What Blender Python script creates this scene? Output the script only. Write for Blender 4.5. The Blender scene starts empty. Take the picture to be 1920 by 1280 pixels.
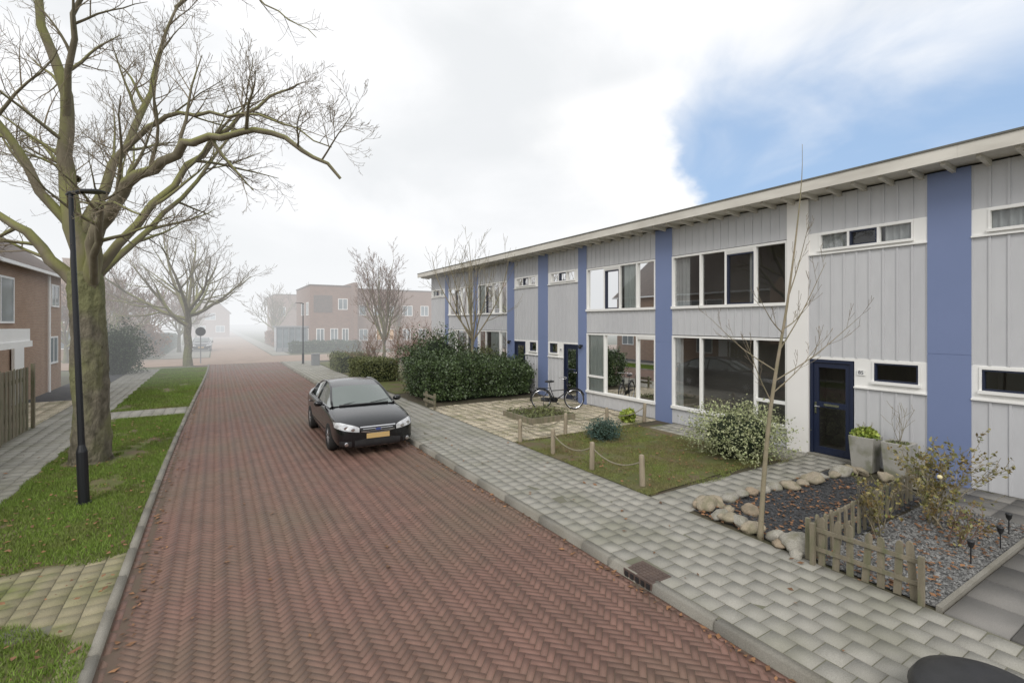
import bpy, bmesh, math, random
import numpy as np
from mathutils import Vector, Matrix, noise
from mathutils.bvhtree import BVHTree
R=random.Random(7); np.random.seed(7)
scene=bpy.context.scene; col=scene.collection
YAW=math.radians(31.5); F=17/36*1920
FW=Vector((math.sin(YAW),math.cos(YAW),0)); RT=Vector((math.cos(YAW),-math.sin(YAW),0)); UP=Vector((0,0,1))
# ---------------------------------------------------------------- materials
def nd(nt,t,**k):
    n=nt.nodes.new(t)
    for a,b in k.items():
        if a.startswith('i_'): n.inputs[a[2:].replace('_',' ')].default_value=b
        else: setattr(n,a,b)
    return n
def c4(c): return (c[0],c[1],c[2],1)
def pm(name,c1,c2=None,scale=3,rough=.85,bump=0,bscale=60,island=0,moss=None,mscale=.8,mlo=.5,mhi=.65,metal=0,spec=.5,fine=0,fscale=120,coat=0,brick=None,stretch=None,up_moss=None,bdist=.02):
    m=bpy.data.materials.new(name); m.use_nodes=True; nt=m.node_tree; L=nt.links.new
    b=nt.nodes['Principled BSDF']; b.inputs['Roughness'].default_value=rough; b.inputs['Metallic'].default_value=metal
    b.inputs['Specular IOR Level'].default_value=spec; b.inputs['Coat Weight'].default_value=coat
    g=nd(nt,'ShaderNodeNewGeometry'); pos=g.outputs['Position']
    if stretch:
        mp=nd(nt,'ShaderNodeMapping'); mp.inputs['Scale'].default_value=stretch; L(pos,mp.inputs[0]); pos=mp.outputs[0]
    def mix(fac,a,bb,bt='MIX'):
        x=nd(nt,'ShaderNodeMix',data_type='RGBA',blend_type=bt)
        if isinstance(fac,(int,float)): x.inputs[0].default_value=fac
        else: L(fac,x.inputs[0])
        for s,i in ((a,6),(bb,7)):
            if isinstance(s,tuple): x.inputs[i].default_value=c4(s)
            else: L(s,x.inputs[i])
        return x.outputs[2]
    def nz(sc,det=4):
        n=nd(nt,'ShaderNodeTexNoise'); n.inputs['Scale'].default_value=sc; n.inputs['Detail'].default_value=det; L(pos,n.inputs['Vector']); return n.outputs['Fac']
    def ramp(f,lo,hi,a=0,bv=1):
        r=nd(nt,'ShaderNodeMapRange'); r.inputs[1].default_value=lo; r.inputs[2].default_value=hi; r.inputs[3].default_value=a; r.inputs[4].default_value=bv; L(f,r.inputs[0]); return r.outputs[0]
    if brick:
        sx=nd(nt,'ShaderNodeSeparateXYZ'); L(g.outputs['Position'],sx.inputs[0])
        ad=nd(nt,'ShaderNodeMath',operation='ADD'); L(sx.outputs[0],ad.inputs[0]); L(sx.outputs[1],ad.inputs[1])
        cb=nd(nt,'ShaderNodeCombineXYZ'); L(ad.outputs[0],cb.inputs[0]); L(sx.outputs[2],cb.inputs[1])
        bt=nd(nt,'ShaderNodeTexBrick'); L(cb.outputs[0],bt.inputs[0]); bt.inputs['Scale'].default_value=1
        bt.inputs['Brick Width'].default_value=.22; bt.inputs['Row Height'].default_value=.065; bt.inputs['Mortar Size'].default_value=.006
        bt.inputs['Color1'].default_value=c4(c1); bt.inputs['Color2'].default_value=c4(c2); bt.inputs['Mortar'].default_value=c4(brick)
        colr=mix(ramp(nz(1.3),.3,.7,0,.3),bt.outputs[0],tuple(x*.65 for x in c1))
    elif c2: colr=mix(ramp(nz(scale),.3,.7),tuple(c1),tuple(c2))
    else:
        rg=nd(nt,'ShaderNodeRGB'); rg.outputs[0].default_value=c4(c1); colr=rg.outputs[0]
    if fine:
        colr=mix(1.0,colr,mix(ramp(nz(fscale,2),.3,.7),(1-fine,)*3,(1+fine,)*3),'MULTIPLY')
    if island:
        colr=mix(1.0,colr,mix(g.outputs['Random Per Island'],(1-island,)*3,(1+island,)*3),'MULTIPLY')
    if moss: colr=mix(ramp(nz(mscale,6),mlo,mhi),colr,tuple(moss))
    if up_moss:
        sn=nd(nt,'ShaderNodeSeparateXYZ'); L(g.outputs['Normal'],sn.inputs[0])
        a=nd(nt,'ShaderNodeMath',operation='ADD'); L(ramp(nz(2.5,5),.3,.7,-.5,.6),a.inputs[0]); L(sn.outputs[2],a.inputs[1])
        colr=mix(ramp(a.outputs[0],-.2,.6),colr,tuple(up_moss))
    L(colr,b.inputs['Base Color'])
    if bump:
        bp=nd(nt,'ShaderNodeBump'); bp.inputs['Strength'].default_value=bump; bp.inputs['Distance'].default_value=bdist; L(nz(bscale,5),bp.inputs['Height']); L(bp.outputs[0],b.inputs['Normal'])
    return m
def glassmat(name,tint=(.75,.8,.8),off=.04,ior=1.52):
    m=bpy.data.materials.new(name); m.use_nodes=True; nt=m.node_tree; L=nt.links.new; nt.nodes.clear()
    o=nd(nt,'ShaderNodeOutputMaterial'); t=nd(nt,'ShaderNodeBsdfTransparent'); t.inputs[0].default_value=c4(tint)
    g=nd(nt,'ShaderNodeBsdfGlossy'); g.inputs['Roughness'].default_value=.01
    f=nd(nt,'ShaderNodeFresnel'); f.inputs[0].default_value=ior
    a=nd(nt,'ShaderNodeMath',operation='ADD'); a.inputs[1].default_value=off; L(f.outputs[0],a.inputs[0])
    x=nd(nt,'ShaderNodeMixShader'); L(a.outputs[0],x.inputs[0]); L(t.outputs[0],x.inputs[1]); L(g.outputs[0],x.inputs[2]); L(x.outputs[0],o.inputs[0])
    return m
M={}
M['road']=pm('red_clinker',(.205,.112,.086),(.165,.093,.07),1.8,.62,.25,90,.12,moss=(.155,.12,.08),mscale=.35,mlo=.42,mhi=.75,fine=.13)
M['joint']=pm('sand_joint',(.13,.085,.066),(.11,.085,.058),6,.95)
M['joint2']=pm('slab_joint',(.17,.16,.125),(.15,.15,.1),6,.95)
M['slab']=pm('concrete_slab',(.345,.33,.29),(.29,.28,.243),1.6,.9,.3,80,.09,moss=(.225,.22,.165),mscale=1.1,mlo=.48,mhi=.8,fine=.16)
M['slab_moss']=pm('mossy_slab',(.31,.27,.18),(.23,.215,.115),1.4,.9,.3,80,.13,moss=(.15,.17,.05),mscale=1.8,mlo=.5,mhi=.72,fine=.2)
M['kerb']=pm('kerb_concrete',(.27,.255,.22),(.2,.185,.15),2,.9,.35,70,.1,fine=.2)
M['pebble']=pm('pebbled_tile',(.55,.48,.36),(.41,.36,.27),5,.9,.5,60,.14,moss=(.2,.195,.11),mscale=1.5,mlo=.48,mhi=.72,fine=.5,fscale=45)
M['darkslab']=pm('dark_slab',(.19,.18,.165),(.14,.135,.125),2,.8,.2,80,.3,fine=.12)
M['soil']=pm('soil',(.08,.06,.04),(.06,.06,.03),3,.95,.4,30)
M['lawn']=pm('lawn_base',(.12,.14,.035),(.10,.105,.035),2.5,.95,.5,40,moss=(.14,.11,.06),mscale=1.4,mlo=.47,mhi=.62)
M['blade']=pm('grass_blade',(.17,.265,.035),(.14,.19,.03),1.3,.7,island=.35,moss=(.17,.18,.05),mscale=.9,mlo=.52,mhi=.75)
M['blade2']=pm('grass_blade_dry',(.18,.23,.045),(.19,.165,.065),1.1,.7,island=.35,moss=(.2,.16,.08),mscale=1.3,mlo=.48,mhi=.7)
M['farland']=pm('far_ground',(.14,.15,.08),(.12,.12,.08),.2,.95)
M['xroad']=pm('pale_clinker',(.38,.28,.215),(.31,.225,.17),1,.9,.2,40)
M['fleaf']=pm('fallen_leaf',(.27,.135,.06),(.17,.085,.04),9,.7,island=.5)
M['gravel_dark']=pm('dark_gravel',(.045,.047,.05),(.07,.07,.072),20,.8,island=.5)
M['gravel_grey']=pm('grey_gravel',(.22,.217,.207),(.13,.13,.127),14,.8,island=.6)
M['siding']=pm('grey_siding',(.565,.567,.575),(.525,.527,.54),.9,.6,.06,25,fine=.025,fscale=8,stretch=(1,1,.3))
M['blue']=pm('blue_panel',(.19,.24,.41),(.175,.225,.385),.8,.5,.03,20)
M['white']=pm('white_paint',(.87,.86,.83),(.82,.81,.78),1.5,.45)
M['cream']=pm('cream_panel',(.86,.84,.81),(.82,.8,.77),.8,.5)
M['eave']=pm('weathered_eave',(.72,.69,.62),(.55,.52,.46),2.2,.7,.1,30,stretch=(1,.5,2))
M['roofing']=pm('bitumen_roof',(.12,.12,.105),(.18,.175,.15),2,.9,.3,60)
M['navy']=pm('navy_frame',(.015,.022,.05),None,rough=.35)
M['dark']=pm('dark_room',(.1,.092,.083),(.12,.11,.1),1,.9)
M['curtain']=pm('curtain_fabric',(.78,.81,.77),(.68,.72,.69),3,.9)
M['curtain_d']=pm('grey_curtain',(.38,.38,.38),(.28,.29,.29),2,.9)
M['glass']=glassmat('window_glass',(.95,.97,.965))
M['bark']=pm('tree_bark',(.22,.19,.135),(.14,.12,.08),5,.95,.7,14,stretch=(1,1,.35),up_moss=(.235,.235,.09))
M['trunkb']=pm('trunk_bark',(.2,.175,.13),(.095,.085,.06),7,.95,1.0,9,stretch=(1,1,.55),moss=(.175,.175,.085),mscale=1.6,mlo=.42,mhi=.6,bdist=.09)
M['twig']=pm('twig_bark',(.21,.17,.125),(.26,.215,.15),3,.9,island=.25)
M['twigred']=pm('red_twig',(.24,.15,.11),(.19,.125,.09),3,.9,island=.3)
M['young']=pm('young_bark',(.3,.25,.18),(.21,.19,.115),6,.9,.3,40)
M['hedge']=pm('hedge_leaf',(.08,.12,.042),(.042,.068,.025),2.2,.4,island=.6)
M['hedge2']=pm('box_leaf',(.15,.16,.06),(.1,.12,.04),2,.6,island=.45)
M['darkgreen']=pm('conifer_leaf',(.04,.065,.032),(.055,.08,.035),2,.6,island=.5)
M['varieg']=pm('variegated_leaf',(.46,.46,.28),(.18,.23,.08),14,.55,island=.5)
M['bluefir']=pm('blue_conifer',(.07,.13,.105),(.045,.08,.06),8,.6,island=.4)
M['yleaf']=pm('yellow_green_leaf',(.38,.42,.07),(.17,.26,.05),9,.5,island=.4)
M['rleaf']=pm('rose_leaf',(.17,.2,.06),(.24,.15,.055),5,.5,island=.4)
M['redleaf']=pm('russet_leaf',(.24,.14,.08),(.18,.1,.06),5,.6,island=.4)
M['core']=pm('foliage_shade',(.015,.024,.01),None,rough=1)  # near-black colour standing in for shade deep among the leaves
M['rose']=pm('rose_petal',(.8,.7,.4),None,rough=.5)
M['wood']=pm('weathered_wood',(.25,.215,.155),(.17,.15,.105),4,.85,.5,50,stretch=(3,3,.6),moss=(.15,.155,.085),mscale=3,mlo=.48,mhi=.68,island=.2)
M['woodpost']=pm('pale_post_wood',(.38,.32,.23),(.26,.215,.155),5,.8,.4,40,stretch=(3,3,.6))
M['rope']=pm('rope_fibre',(.28,.25,.18),(.2,.18,.13),30,.9)
M['rock']=pm('boulder_stone',(.38,.32,.23),(.27,.235,.18),4,.8,.5,30,moss=(.19,.175,.11),mscale=6,mlo=.45,mhi=.68,fine=.2,fscale=60)
M['rock2']=pm('grey_boulder',(.36,.34,.29),(.26,.245,.21),4,.8,.5,30,moss=(.19,.18,.12),mscale=5,mlo=.48,mhi=.72,fine=.2,fscale=60)
M['rock3']=pm('brown_boulder',(.3,.235,.165),(.33,.265,.19),4,.8,.5,30,moss=(.19,.16,.11),mscale=5,mlo=.5,mhi=.72,fine=.2,fscale=60)
M['concrete']=pm('planter_concrete',(.4,.385,.35),(.3,.295,.26),3,.9,.3,40,moss=(.22,.22,.16),mscale=3)
M['black']=pm('black_paint',(.012,.013,.016),None,rough=.4)
M['plastic']=pm('black_plastic',(.018,.019,.02),(.03,.03,.032),8,.45,.1,80)
M['rubber']=pm('tyre_rubber',(.015,.015,.015),(.025,.025,.024),10,.85,.2,60)
M['carpaint']=pm('black_car_paint',(.005,.0055,.007),None,rough=.2,coat=.6,spec=.4)
M['carglass']=pm('car_glass',(.09,.115,.1),None,rough=.04,spec=1.0,coat=1)
M['chrome']=pm('chrome_metal',(.7,.7,.72),None,rough=.15,metal=1)
M['rim']=pm('alloy_metal',(.42,.42,.43),None,rough=.35,metal=.9)
M['lamp']=pm('headlamp_lens',(.75,.77,.78),(.35,.35,.36),9,.08,spec=1,coat=1)
M['plate']=pm('yellow_plate',(.6,.4,.14),(.5,.36,.18),30,.5)
M['orange']=pm('orange_lens',(.6,.2,.03),None,rough=.2)
M['bluebadge']=pm('blue_badge',(.02,.06,.25),None,rough=.2)
M['rust']=pm('rusty_iron',(.12,.085,.068),(.085,.06,.05),6,.7,.4,50)
M['galv']=pm('galvanised_steel',(.3,.31,.32),None,rough=.5,metal=.6)
M['brickL']=pm('brown_brick',(.4,.26,.175),(.33,.205,.14),3,.9,.1,50,brick=(.4,.35,.29))
M['brickR']=pm('red_brick',(.3,.18,.13),(.23,.14,.1),3,.9,.1,50,brick=(.29,.25,.21))
M['tile']=pm('roof_tile',(.18,.14,.12),(.13,.11,.095),4,.85,.4,12)
M['winfar']=pm('far_window_glass',(.13,.16,.17),(.26,.3,.32),.7,.1,spec=.8)
M['litwin']=pm('warm_window',(.6,.35,.15),None,rough=.4)
M['asphalt']=pm('dark_driveway',(.06,.06,.065),(.09,.09,.09),3,.9,.3,70)
# ---------------------------------------------------------------- mesh builder
ORG={}
class MB:
    def __init__(s): s.v=[]; s.f=[]; s.m=[]
    def add(s,vs,fs,m=0):
        o=len(s.v); s.v.extend([tuple(v) for v in vs]); s.f.extend([tuple(i+o for i in f) for f in fs]); s.m.extend([m]*len(fs))
    def box(s,x0,y0,z0,x1,y1,z1,m=0):
        s.add([(x0,y0,z0),(x1,y0,z0),(x1,y1,z0),(x0,y1,z0),(x0,y0,z1),(x1,y0,z1),(x1,y1,z1),(x0,y1,z1)],
              [(0,3,2,1),(4,5,6,7),(0,1,5,4),(1,2,6,5),(2,3,7,6),(3,0,4,7)],m)
    def obox(s,c,sz,ang,m=0):
        ca,sa=math.cos(ang),math.sin(ang); vs=[]
        for z in (0,1):
            for x,y in ((-.5,-.5),(.5,-.5),(.5,.5),(-.5,.5)):
                X=x*sz[0];Y=y*sz[1]; vs.append((c[0]+X*ca-Y*sa,c[1]+X*sa+Y*ca,c[2]+z*sz[2]))
        s.add(vs,[(0,3,2,1),(4,5,6,7),(0,1,5,4),(1,2,6,5),(2,3,7,6),(3,0,4,7)],m)
    def tube(s,pts,rad,n=6,m=0,cap=True,closed=False):
        pts=[Vector(p) for p in pts]; N=len(pts)
        if not isinstance(rad,(list,tuple)): rad=[rad]*N
        o=len(s.v); a=None
        for i in range(N):
            if closed: t=pts[(i+1)%N]-pts[i-1]
            else: t=pts[min(i+1,N-1)]-pts[max(i-1,0)]
            if t.length<1e-9: t=Vector((0,0,1))
            t.normalize()
            if a is None:
                a=t.cross(Vector((0,0,1)) if abs(t.z)<.9 else Vector((1,0,0))); a.normalize()
            else:
                a=a-t*a.dot(t)
                if a.length<1e-6: a=t.orthogonal()
                a.normalize()
            b=t.cross(a); p=pts[i]; r=rad[i]
            for k in range(n):
                w=2*math.pi*k/n; q=p+(a*math.cos(w)+b*math.sin(w))*r; s.v.append((q.x,q.y,q.z))
        K=N if closed else N-1
        for i in range(K):
            j=(i+1)%N
            for k in range(n):
                s.f.append((o+i*n+k,o+i*n+(k+1)%n,o+j*n+(k+1)%n,o+j*n+k)); s.m.append(m)
        if cap and not closed:
            s.f.append(tuple(o+k for k in reversed(range(n)))); s.f.append(tuple(o+(N-1)*n+k for k in range(n))); s.m+= [m,m]
    def lathe(s,c,prof,n=16,m=0,axis='z',sq=(1,1)):
        o=len(s.v)
        for r,h in prof:
            for k in range(n):
                w=2*math.pi*k/n; x=r*math.cos(w)*sq[0]; y=r*math.sin(w)*sq[1]
                if axis=='z': s.v.append((c[0]+x,c[1]+y,c[2]+h))
                elif axis=='x': s.v.append((c[0]+h,c[1]+x,c[2]+y))
                else: s.v.append((c[0]+x,c[1]+h,c[2]+y))
        for i in range(len(prof)-1):
            for k in range(n):
                q=(o+i*n+k,o+i*n+(k+1)%n,o+(i+1)*n+(k+1)%n,o+(i+1)*n+k)
                s.f.append(q); s.m.append(m)
        s.f.append(tuple(o+k for k in range(n))); s.f.append(tuple(o+(len(prof)-1)*n+k for k in range(n))); s.m+=[m,m]
    def make(s,name,mats,parent=None,origin=None,smooth=False,bevel=0):
        if not isinstance(mats,(list,tuple)): mats=[mats]
        if parent is not None: og=ORG[parent.name]
        else: og=origin or (0,0,0)
        me=bpy.data.meshes.new(name); me.from_pydata([(a-og[0],b-og[1],c-og[2]) for a,b,c in s.v],[],s.f)
        for q in mats: me.materials.append(q)
        me.polygons.foreach_set('material_index',s.m)
        if smooth: me.polygons.foreach_set('use_smooth',[True]*len(s.f))
        ob=bpy.data.objects.new(name,me); col.objects.link(ob)
        bm=bmesh.new(); bm.from_mesh(me)
        if len(bm.faces)<60000: bmesh.ops.recalc_face_normals(bm,faces=bm.faces)
        bm.to_mesh(me); bm.free()
        if bevel:
            md=ob.modifiers.new('b','BEVEL'); md.width=bevel; md.segments=2; md.limit_method='ANGLE'
        if parent is not None: ob.parent=parent; ORG[ob.name]=og
        else: ob.location=og; ORG[ob.name]=og
        return ob
def thing(name,loc,label,cat,group=None,local=False,rot=0):
    e=bpy.data.objects.new(name,None); col.objects.link(e); e.location=loc; e.rotation_euler=(0,0,rot); e.empty_display_size=.2
    tag(e,label,cat,group); ORG[e.name]=(0,0,0) if local else tuple(loc); return e
def tag(e,label,cat,group=None):
    e['label']=label; e['category']=cat
    if group: e['group']=group
def struct(e,k='structure'): e['kind']=k; return e
def npmesh(name,V,Fc,mat,parent=None,origin=(0,0,0)):
    og=ORG[parent.name] if parent is not None else origin
    me=bpy.data.meshes.new(name); V=np.asarray(V,float).reshape(-1,3)-np.array(og); Fc=np.asarray(Fc,int); k=Fc.shape[1]
    me.vertices.add(len(V)); me.vertices.foreach_set('co',V.ravel()); me.loops.add(Fc.size); me.loops.foreach_set('vertex_index',Fc.ravel())
    me.polygons.add(len(Fc)); me.polygons.foreach_set('loop_start',np.arange(0,Fc.size,k)); me.update(calc_edges=True); me.validate()
    me.materials.append(mat); ob=bpy.data.objects.new(name,me); col.objects.link(ob)
    if parent is not None: ob.parent=parent
    else: ob.location=og
    ORG[ob.name]=og; return ob
def bricks(name,C,H,A,z,mat,depth=.02,ch=.005,jit=.002,parent=None):
    C=np.asarray(C,float);H=np.asarray(H,float);A=np.asarray(A,float);N=len(C)
    sg=np.array([(-1,-1),(1,-1),(1,1),(-1,1)],float); V=np.zeros((N,8,3)); ca,sa=np.cos(A),np.sin(A)
    tz=np.random.normal(0,jit,(N,1)); tl=np.random.normal(0,jit*.6,(N,2))
    for lay,(inset,dz) in enumerate(((0,-depth),(ch,0))):
        for k in range(4):
            x=sg[k,0]*(H[:,0]-inset); y=sg[k,1]*(H[:,1]-inset)
            V[:,lay*4+k,0]=C[:,0]+x*ca-y*sa; V[:,lay*4+k,1]=C[:,1]+x*sa+y*ca; V[:,lay*4+k,2]=z+dz+(tz[:,0]+tl[:,0]*sg[k,0]+tl[:,1]*sg[k,1] if lay else 0)
    Fb=np.array([(4,5,6,7),(0,1,5,4),(1,2,6,5),(2,3,7,6),(3,0,4,7)]); Fc=(Fb[None]+8*np.arange(N)[:,None,None]).reshape(-1,4)
    return npmesh(name,V,Fc,mat,parent)
def tilegrid(name,x0,x1,y0,y1,sx,sy,z,mat,gap=.006,bond=.5,clip=None,jit=.0015):
    C=[];H=[]
    ny=int(math.ceil((y1-y0)/sy))
    for i in range(int(math.ceil((x1-x0)/sx-1e-6))):
        xa=x0+i*sx; xb=min(xa+sx,x1); off=-bond*sy*(i%2)
        for j in range(ny+2):
            ya=y0+off+j*sy; yb=min(ya+sy,y1); ya=max(ya,y0)
            if yb-ya<.03: continue
            if clip and not clip((xa+xb)/2,(ya+yb)/2): continue
            C.append(((xa+xb)/2,(ya+yb)/2)); H.append(((xb-xa-gap)/2,(yb-ya-gap)/2))
    return bricks(name,C,H,np.random.normal(0,.004,len(C)),z,mat,jit=jit,ch=.004)
def sheet(name,poly,z,mat,kind='structure'):
    n=MB(); n.add([(x,y,z) for x,y in poly],[tuple(range(len(poly)))]); o=n.make(name,mat); struct(o,kind); return o
def rect(x0,x1,y0,y1): return [(x0,y0),(x1,y0),(x1,y1),(x0,y1)]
def leafmesh(name,P,size,mat,parent=None,origin=(0,0,0),aspect=.55,N=None):
    P=np.asarray(P,float); n=len(P)
    a=np.random.normal(size=(n,3)); a/=np.linalg.norm(a,axis=1)[:,None]
    b=np.random.normal(size=(n,3))
    if N is not None: b=np.cross(a,N+np.random.normal(size=(n,3))*.6)
    b-=a*(a*b).sum(1)[:,None]; b/=np.linalg.norm(b,axis=1)[:,None]+1e-9
    s=size*(.6+.8*np.random.rand(n))[:,None]
    V=np.stack([P-a*s*.5,P+b*s*aspect*.5,P+a*s*.5,P-b*s*aspect*.5],1)
    return npmesh(name,V,np.arange(4*n).reshape(-1,4),mat,parent,origin)
def lump(P,amp=.1,f=2.0):
    return amp*(np.sin(P[:,0]*f*1.3+P[:,2]*f)*.5+np.sin(P[:,1]*f*1.7+1+P[:,0]*f*.6)*.5+np.sin(P[:,2]*f*2.3+P[:,1]*f*2.1)*.35+np.sin(P[:,0]*f*3.7+P[:,1]*f*2.9)*.3)
def hedge(name,x0,x1,y0,y1,h,z0,mat,n,size,label,cat='hedge',group=None,amp=.1,h2=None,depth=.12,rnd=.06,fr=2.2):
    e=thing(name,((x0+x1)/2,(y0+y1)/2,z0),label,cat,group)
    if h2 is None: h2=h
    A=[(x1-x0)*(y1-y0),(x1-x0)*h,(x1-x0)*h,(y1-y0)*h,(y1-y0)*h]; A=np.array(A)/sum(A); k=np.random.choice(5,n,p=A)
    u=np.random.rand(n);w=np.random.rand(n); Nn=np.zeros((n,3))
    X=np.where(k==3,0,np.where(k==4,1,u)); Y=np.where(k==1,0,np.where(k==2,1,np.where(k==0,w,u))); Z=np.where(k==0,1,w)
    Nn[k==0,2]=1;Nn[k==1,1]=-1;Nn[k==2,1]=1;Nn[k==3,0]=-1;Nn[k==4,0]=1
    P=np.stack([x0+X*(x1-x0),y0+Y*(y1-y0),z0+Z*(h+(h2-h)*X)],1)
    ctr=np.array([(x0+x1)/2,(y0+y1)/2,z0+h*.5]); hs=np.array([(x1-x0)/2,(y1-y0)/2,h*.5]); q=(P-ctr)/hs; e3=np.clip((np.sort(np.abs(q),axis=1)[:,1]-.75)/.25,0,1); P-= (q*hs)*(e3*rnd)[:,None]
    P+=Nn*lump(P,amp,fr)[:,None]-Nn*(np.random.rand(n)**2*depth)[:,None]+Nn*(np.random.rand(n)**6*depth*1.3)[:,None]+np.random.normal(0,.012,(n,3)); P[:,2]=np.maximum(P[:,2],z0+.02)
    leafmesh('foliage',P,size,mat,e,N=Nn)
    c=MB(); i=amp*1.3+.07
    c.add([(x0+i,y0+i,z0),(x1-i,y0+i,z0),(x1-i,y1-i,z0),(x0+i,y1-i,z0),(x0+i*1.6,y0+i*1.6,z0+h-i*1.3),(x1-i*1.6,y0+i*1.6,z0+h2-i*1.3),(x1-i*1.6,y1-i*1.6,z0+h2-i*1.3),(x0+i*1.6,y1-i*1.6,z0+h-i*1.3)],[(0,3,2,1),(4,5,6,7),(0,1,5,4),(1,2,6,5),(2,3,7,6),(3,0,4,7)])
    c.make('shade_core',M['core'],e); return e  # solid dark block inside the leaves, painted as their inner shade
def bush(name,x,y,z0,rx,ry,h,mat,n,size,label,cat='shrub',amp=.12,f=4,group=None):
    e=thing(name,(x,y,z0),label,cat,group)
    d=np.random.normal(size=(n,3)); d/=np.linalg.norm(d,axis=1)[:,None]; rr=1-(np.random.rand(n)**2)*.3+(np.random.rand(n)**8)*.15
    P=d*rr[:,None]*(1+lump(d*3,amp,f/2)[:,None]*1.6); P=P*np.array([rx,ry,h*.55])+np.array([x,y,z0+h*.48]); P=P[P[:,2]>z0+.01]
    leafmesh('foliage',P,size,mat,e,N=None)
    c=MB(); c.lathe((x,y,z0),[(rx*.35,0),(rx*.62,h*.22),(rx*.7,h*.48),(rx*.55,h*.72),(rx*.2,h*.85)],12,sq=(1,ry/rx)); c.make('shade_core',M['core'],e,smooth=True); return e  # solid dark core, shade within the bush put into its colour
def grass(name,poly_f,x0,x1,y0,y1,dens,h,z,mat,w=.009):
    n=int((x1-x0)*(y1-y0)*dens); X=np.random.uniform(x0,x1,n);Y=np.random.uniform(y0,y1,n)
    k=np.array([poly_f(a,b) for a,b in zip(X,Y)]); X=X[k];Y=Y[k]; n=len(X)
    t=np.random.rand(n)*2*np.pi; hh=h*(.5+np.random.rand(n)); l=np.random.normal(0,.4,(n,2))*hh[:,None]
    V=np.zeros((n,3,3)); V[:,0]=np.stack([X-np.cos(t)*w/2,Y-np.sin(t)*w/2,np.full(n,z)],1); V[:,1]=np.stack([X+np.cos(t)*w/2,Y+np.sin(t)*w/2,np.full(n,z)],1); V[:,2]=np.stack([X+l[:,0],Y+l[:,1],z+hh],1)
    return struct(npmesh(name,V,np.arange(3*n).reshape(-1,3),mat),'stuff')
def flat_leaves(name,P,size,mat):
    P=np.asarray(P,float); n=len(P); t=np.random.rand(n)*6.28; s=size*(.5+np.random.rand(n)); V=np.zeros((n,4,3))
    for k in range(4):
        r=s*(.5 if k%2==0 else .28); V[:,k,0]=P[:,0]+np.cos(t+k*np.pi/2)*r; V[:,k,1]=P[:,1]+np.sin(t+k*np.pi/2)*r; V[:,k,2]=P[:,2]+.006+np.random.rand(n)*.02
    return struct(npmesh(name,V,np.arange(4*n).reshape(-1,4),mat),'stuff')
def pebbles(name,x0,x1,y0,y1,n,s,z,mat,f=None):
    X=np.random.uniform(x0,x1,n);Y=np.random.uniform(y0,y1,n)
    o=np.array([(1,0,0),(0,1,0),(-1,0,0),(0,-1,0),(0,0,.7),(0,0,-.7)],float)
    V=o[None]*(s*(.4+.8*np.random.rand(n,1,1)))*(1+.4*np.random.normal(size=(n,6,3)))
    V[:,:,0]+=X[:,None];V[:,:,1]+=Y[:,None];V[:,:,2]+=z+np.random.rand(n,1)*s*.5
    Fb=np.array([(0,1,4),(1,2,4),(2,3,4),(3,0,4)]); Fc=(Fb[None]+6*np.arange(n)[:,None,None]).reshape(-1,3)
    return struct(npmesh(name,V,Fc,mat),'stuff')
# ---------------------------------------------------------------- trees
def rdir(rng): 
    v=Vector((rng.gauss(0,1),rng.gauss(0,1),rng.gauss(0,1))); v.normalize(); return v
SEG=[8,6,5,4,3,3]
def grow(mb,p,d,L,r,lev,maxlev,rng,P):
    n=SEG[lev]; pts=[p.copy()]; rad=[r]; w=P['wob']
    for i in range(n):
        d=(d+rdir(rng)*w+UP*P['trop'][lev]).normalized(); p=p+d*(L/n); pts.append(p); rad.append(max(r*(1-.8*(i+1)/n),P['rmin']))
    mb.tube(pts,rad,3 if r<.03 else 6,cap=False,m=0 if r>P.get('thick',.035) else 1)
    if lev<maxlev: spawn(mb,pts,rad,L,lev+1,maxlev,rng,P)
def spawn(mb,pts,rad,L,lev,maxlev,rng,P,t0=.2):
    k=P['k'][lev]; N=len(pts)-1
    for j in range(k):
        t=t0+(1-t0)*(j+rng.random()*.9)/k; x=min(t*N,N-1e-3); i=int(x); q=pts[i].lerp(pts[i+1],x-i); r=rad[i]+(rad[i+1]-rad[i])*(x-i)
        t_=(pts[i+1]-pts[i]).normalized(); ax=t_.cross(rdir(rng)); 
        if ax.length<.01: continue
        ax.normalize(); dd=Matrix.Rotation(math.radians(rng.uniform(*P['ang'])),3,ax)@t_
        grow(mb,q,dd,L*rng.uniform(*P['len'])*(1.15-.5*t),max(min(r*.62,P['rc'][lev]),P['rmin']),lev,maxlev,rng,P)
def smoothline(pts,sub=3):
    out=[];n=len(pts)
    for i in range(n-1):
        p0=pts[max(i-1,0)];p1=pts[i];p2=pts[i+1];p3=pts[min(i+2,n-1)]
        for s in range(sub):
            t=s/sub; out.append(.5*((2*p1)+(p2-p0)*t+(2*p0-5*p1+4*p2-p3)*t*t+(3*p1-p0-3*p2+p3)*t**3))
    out.append(pts[-1]); return out
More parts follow.
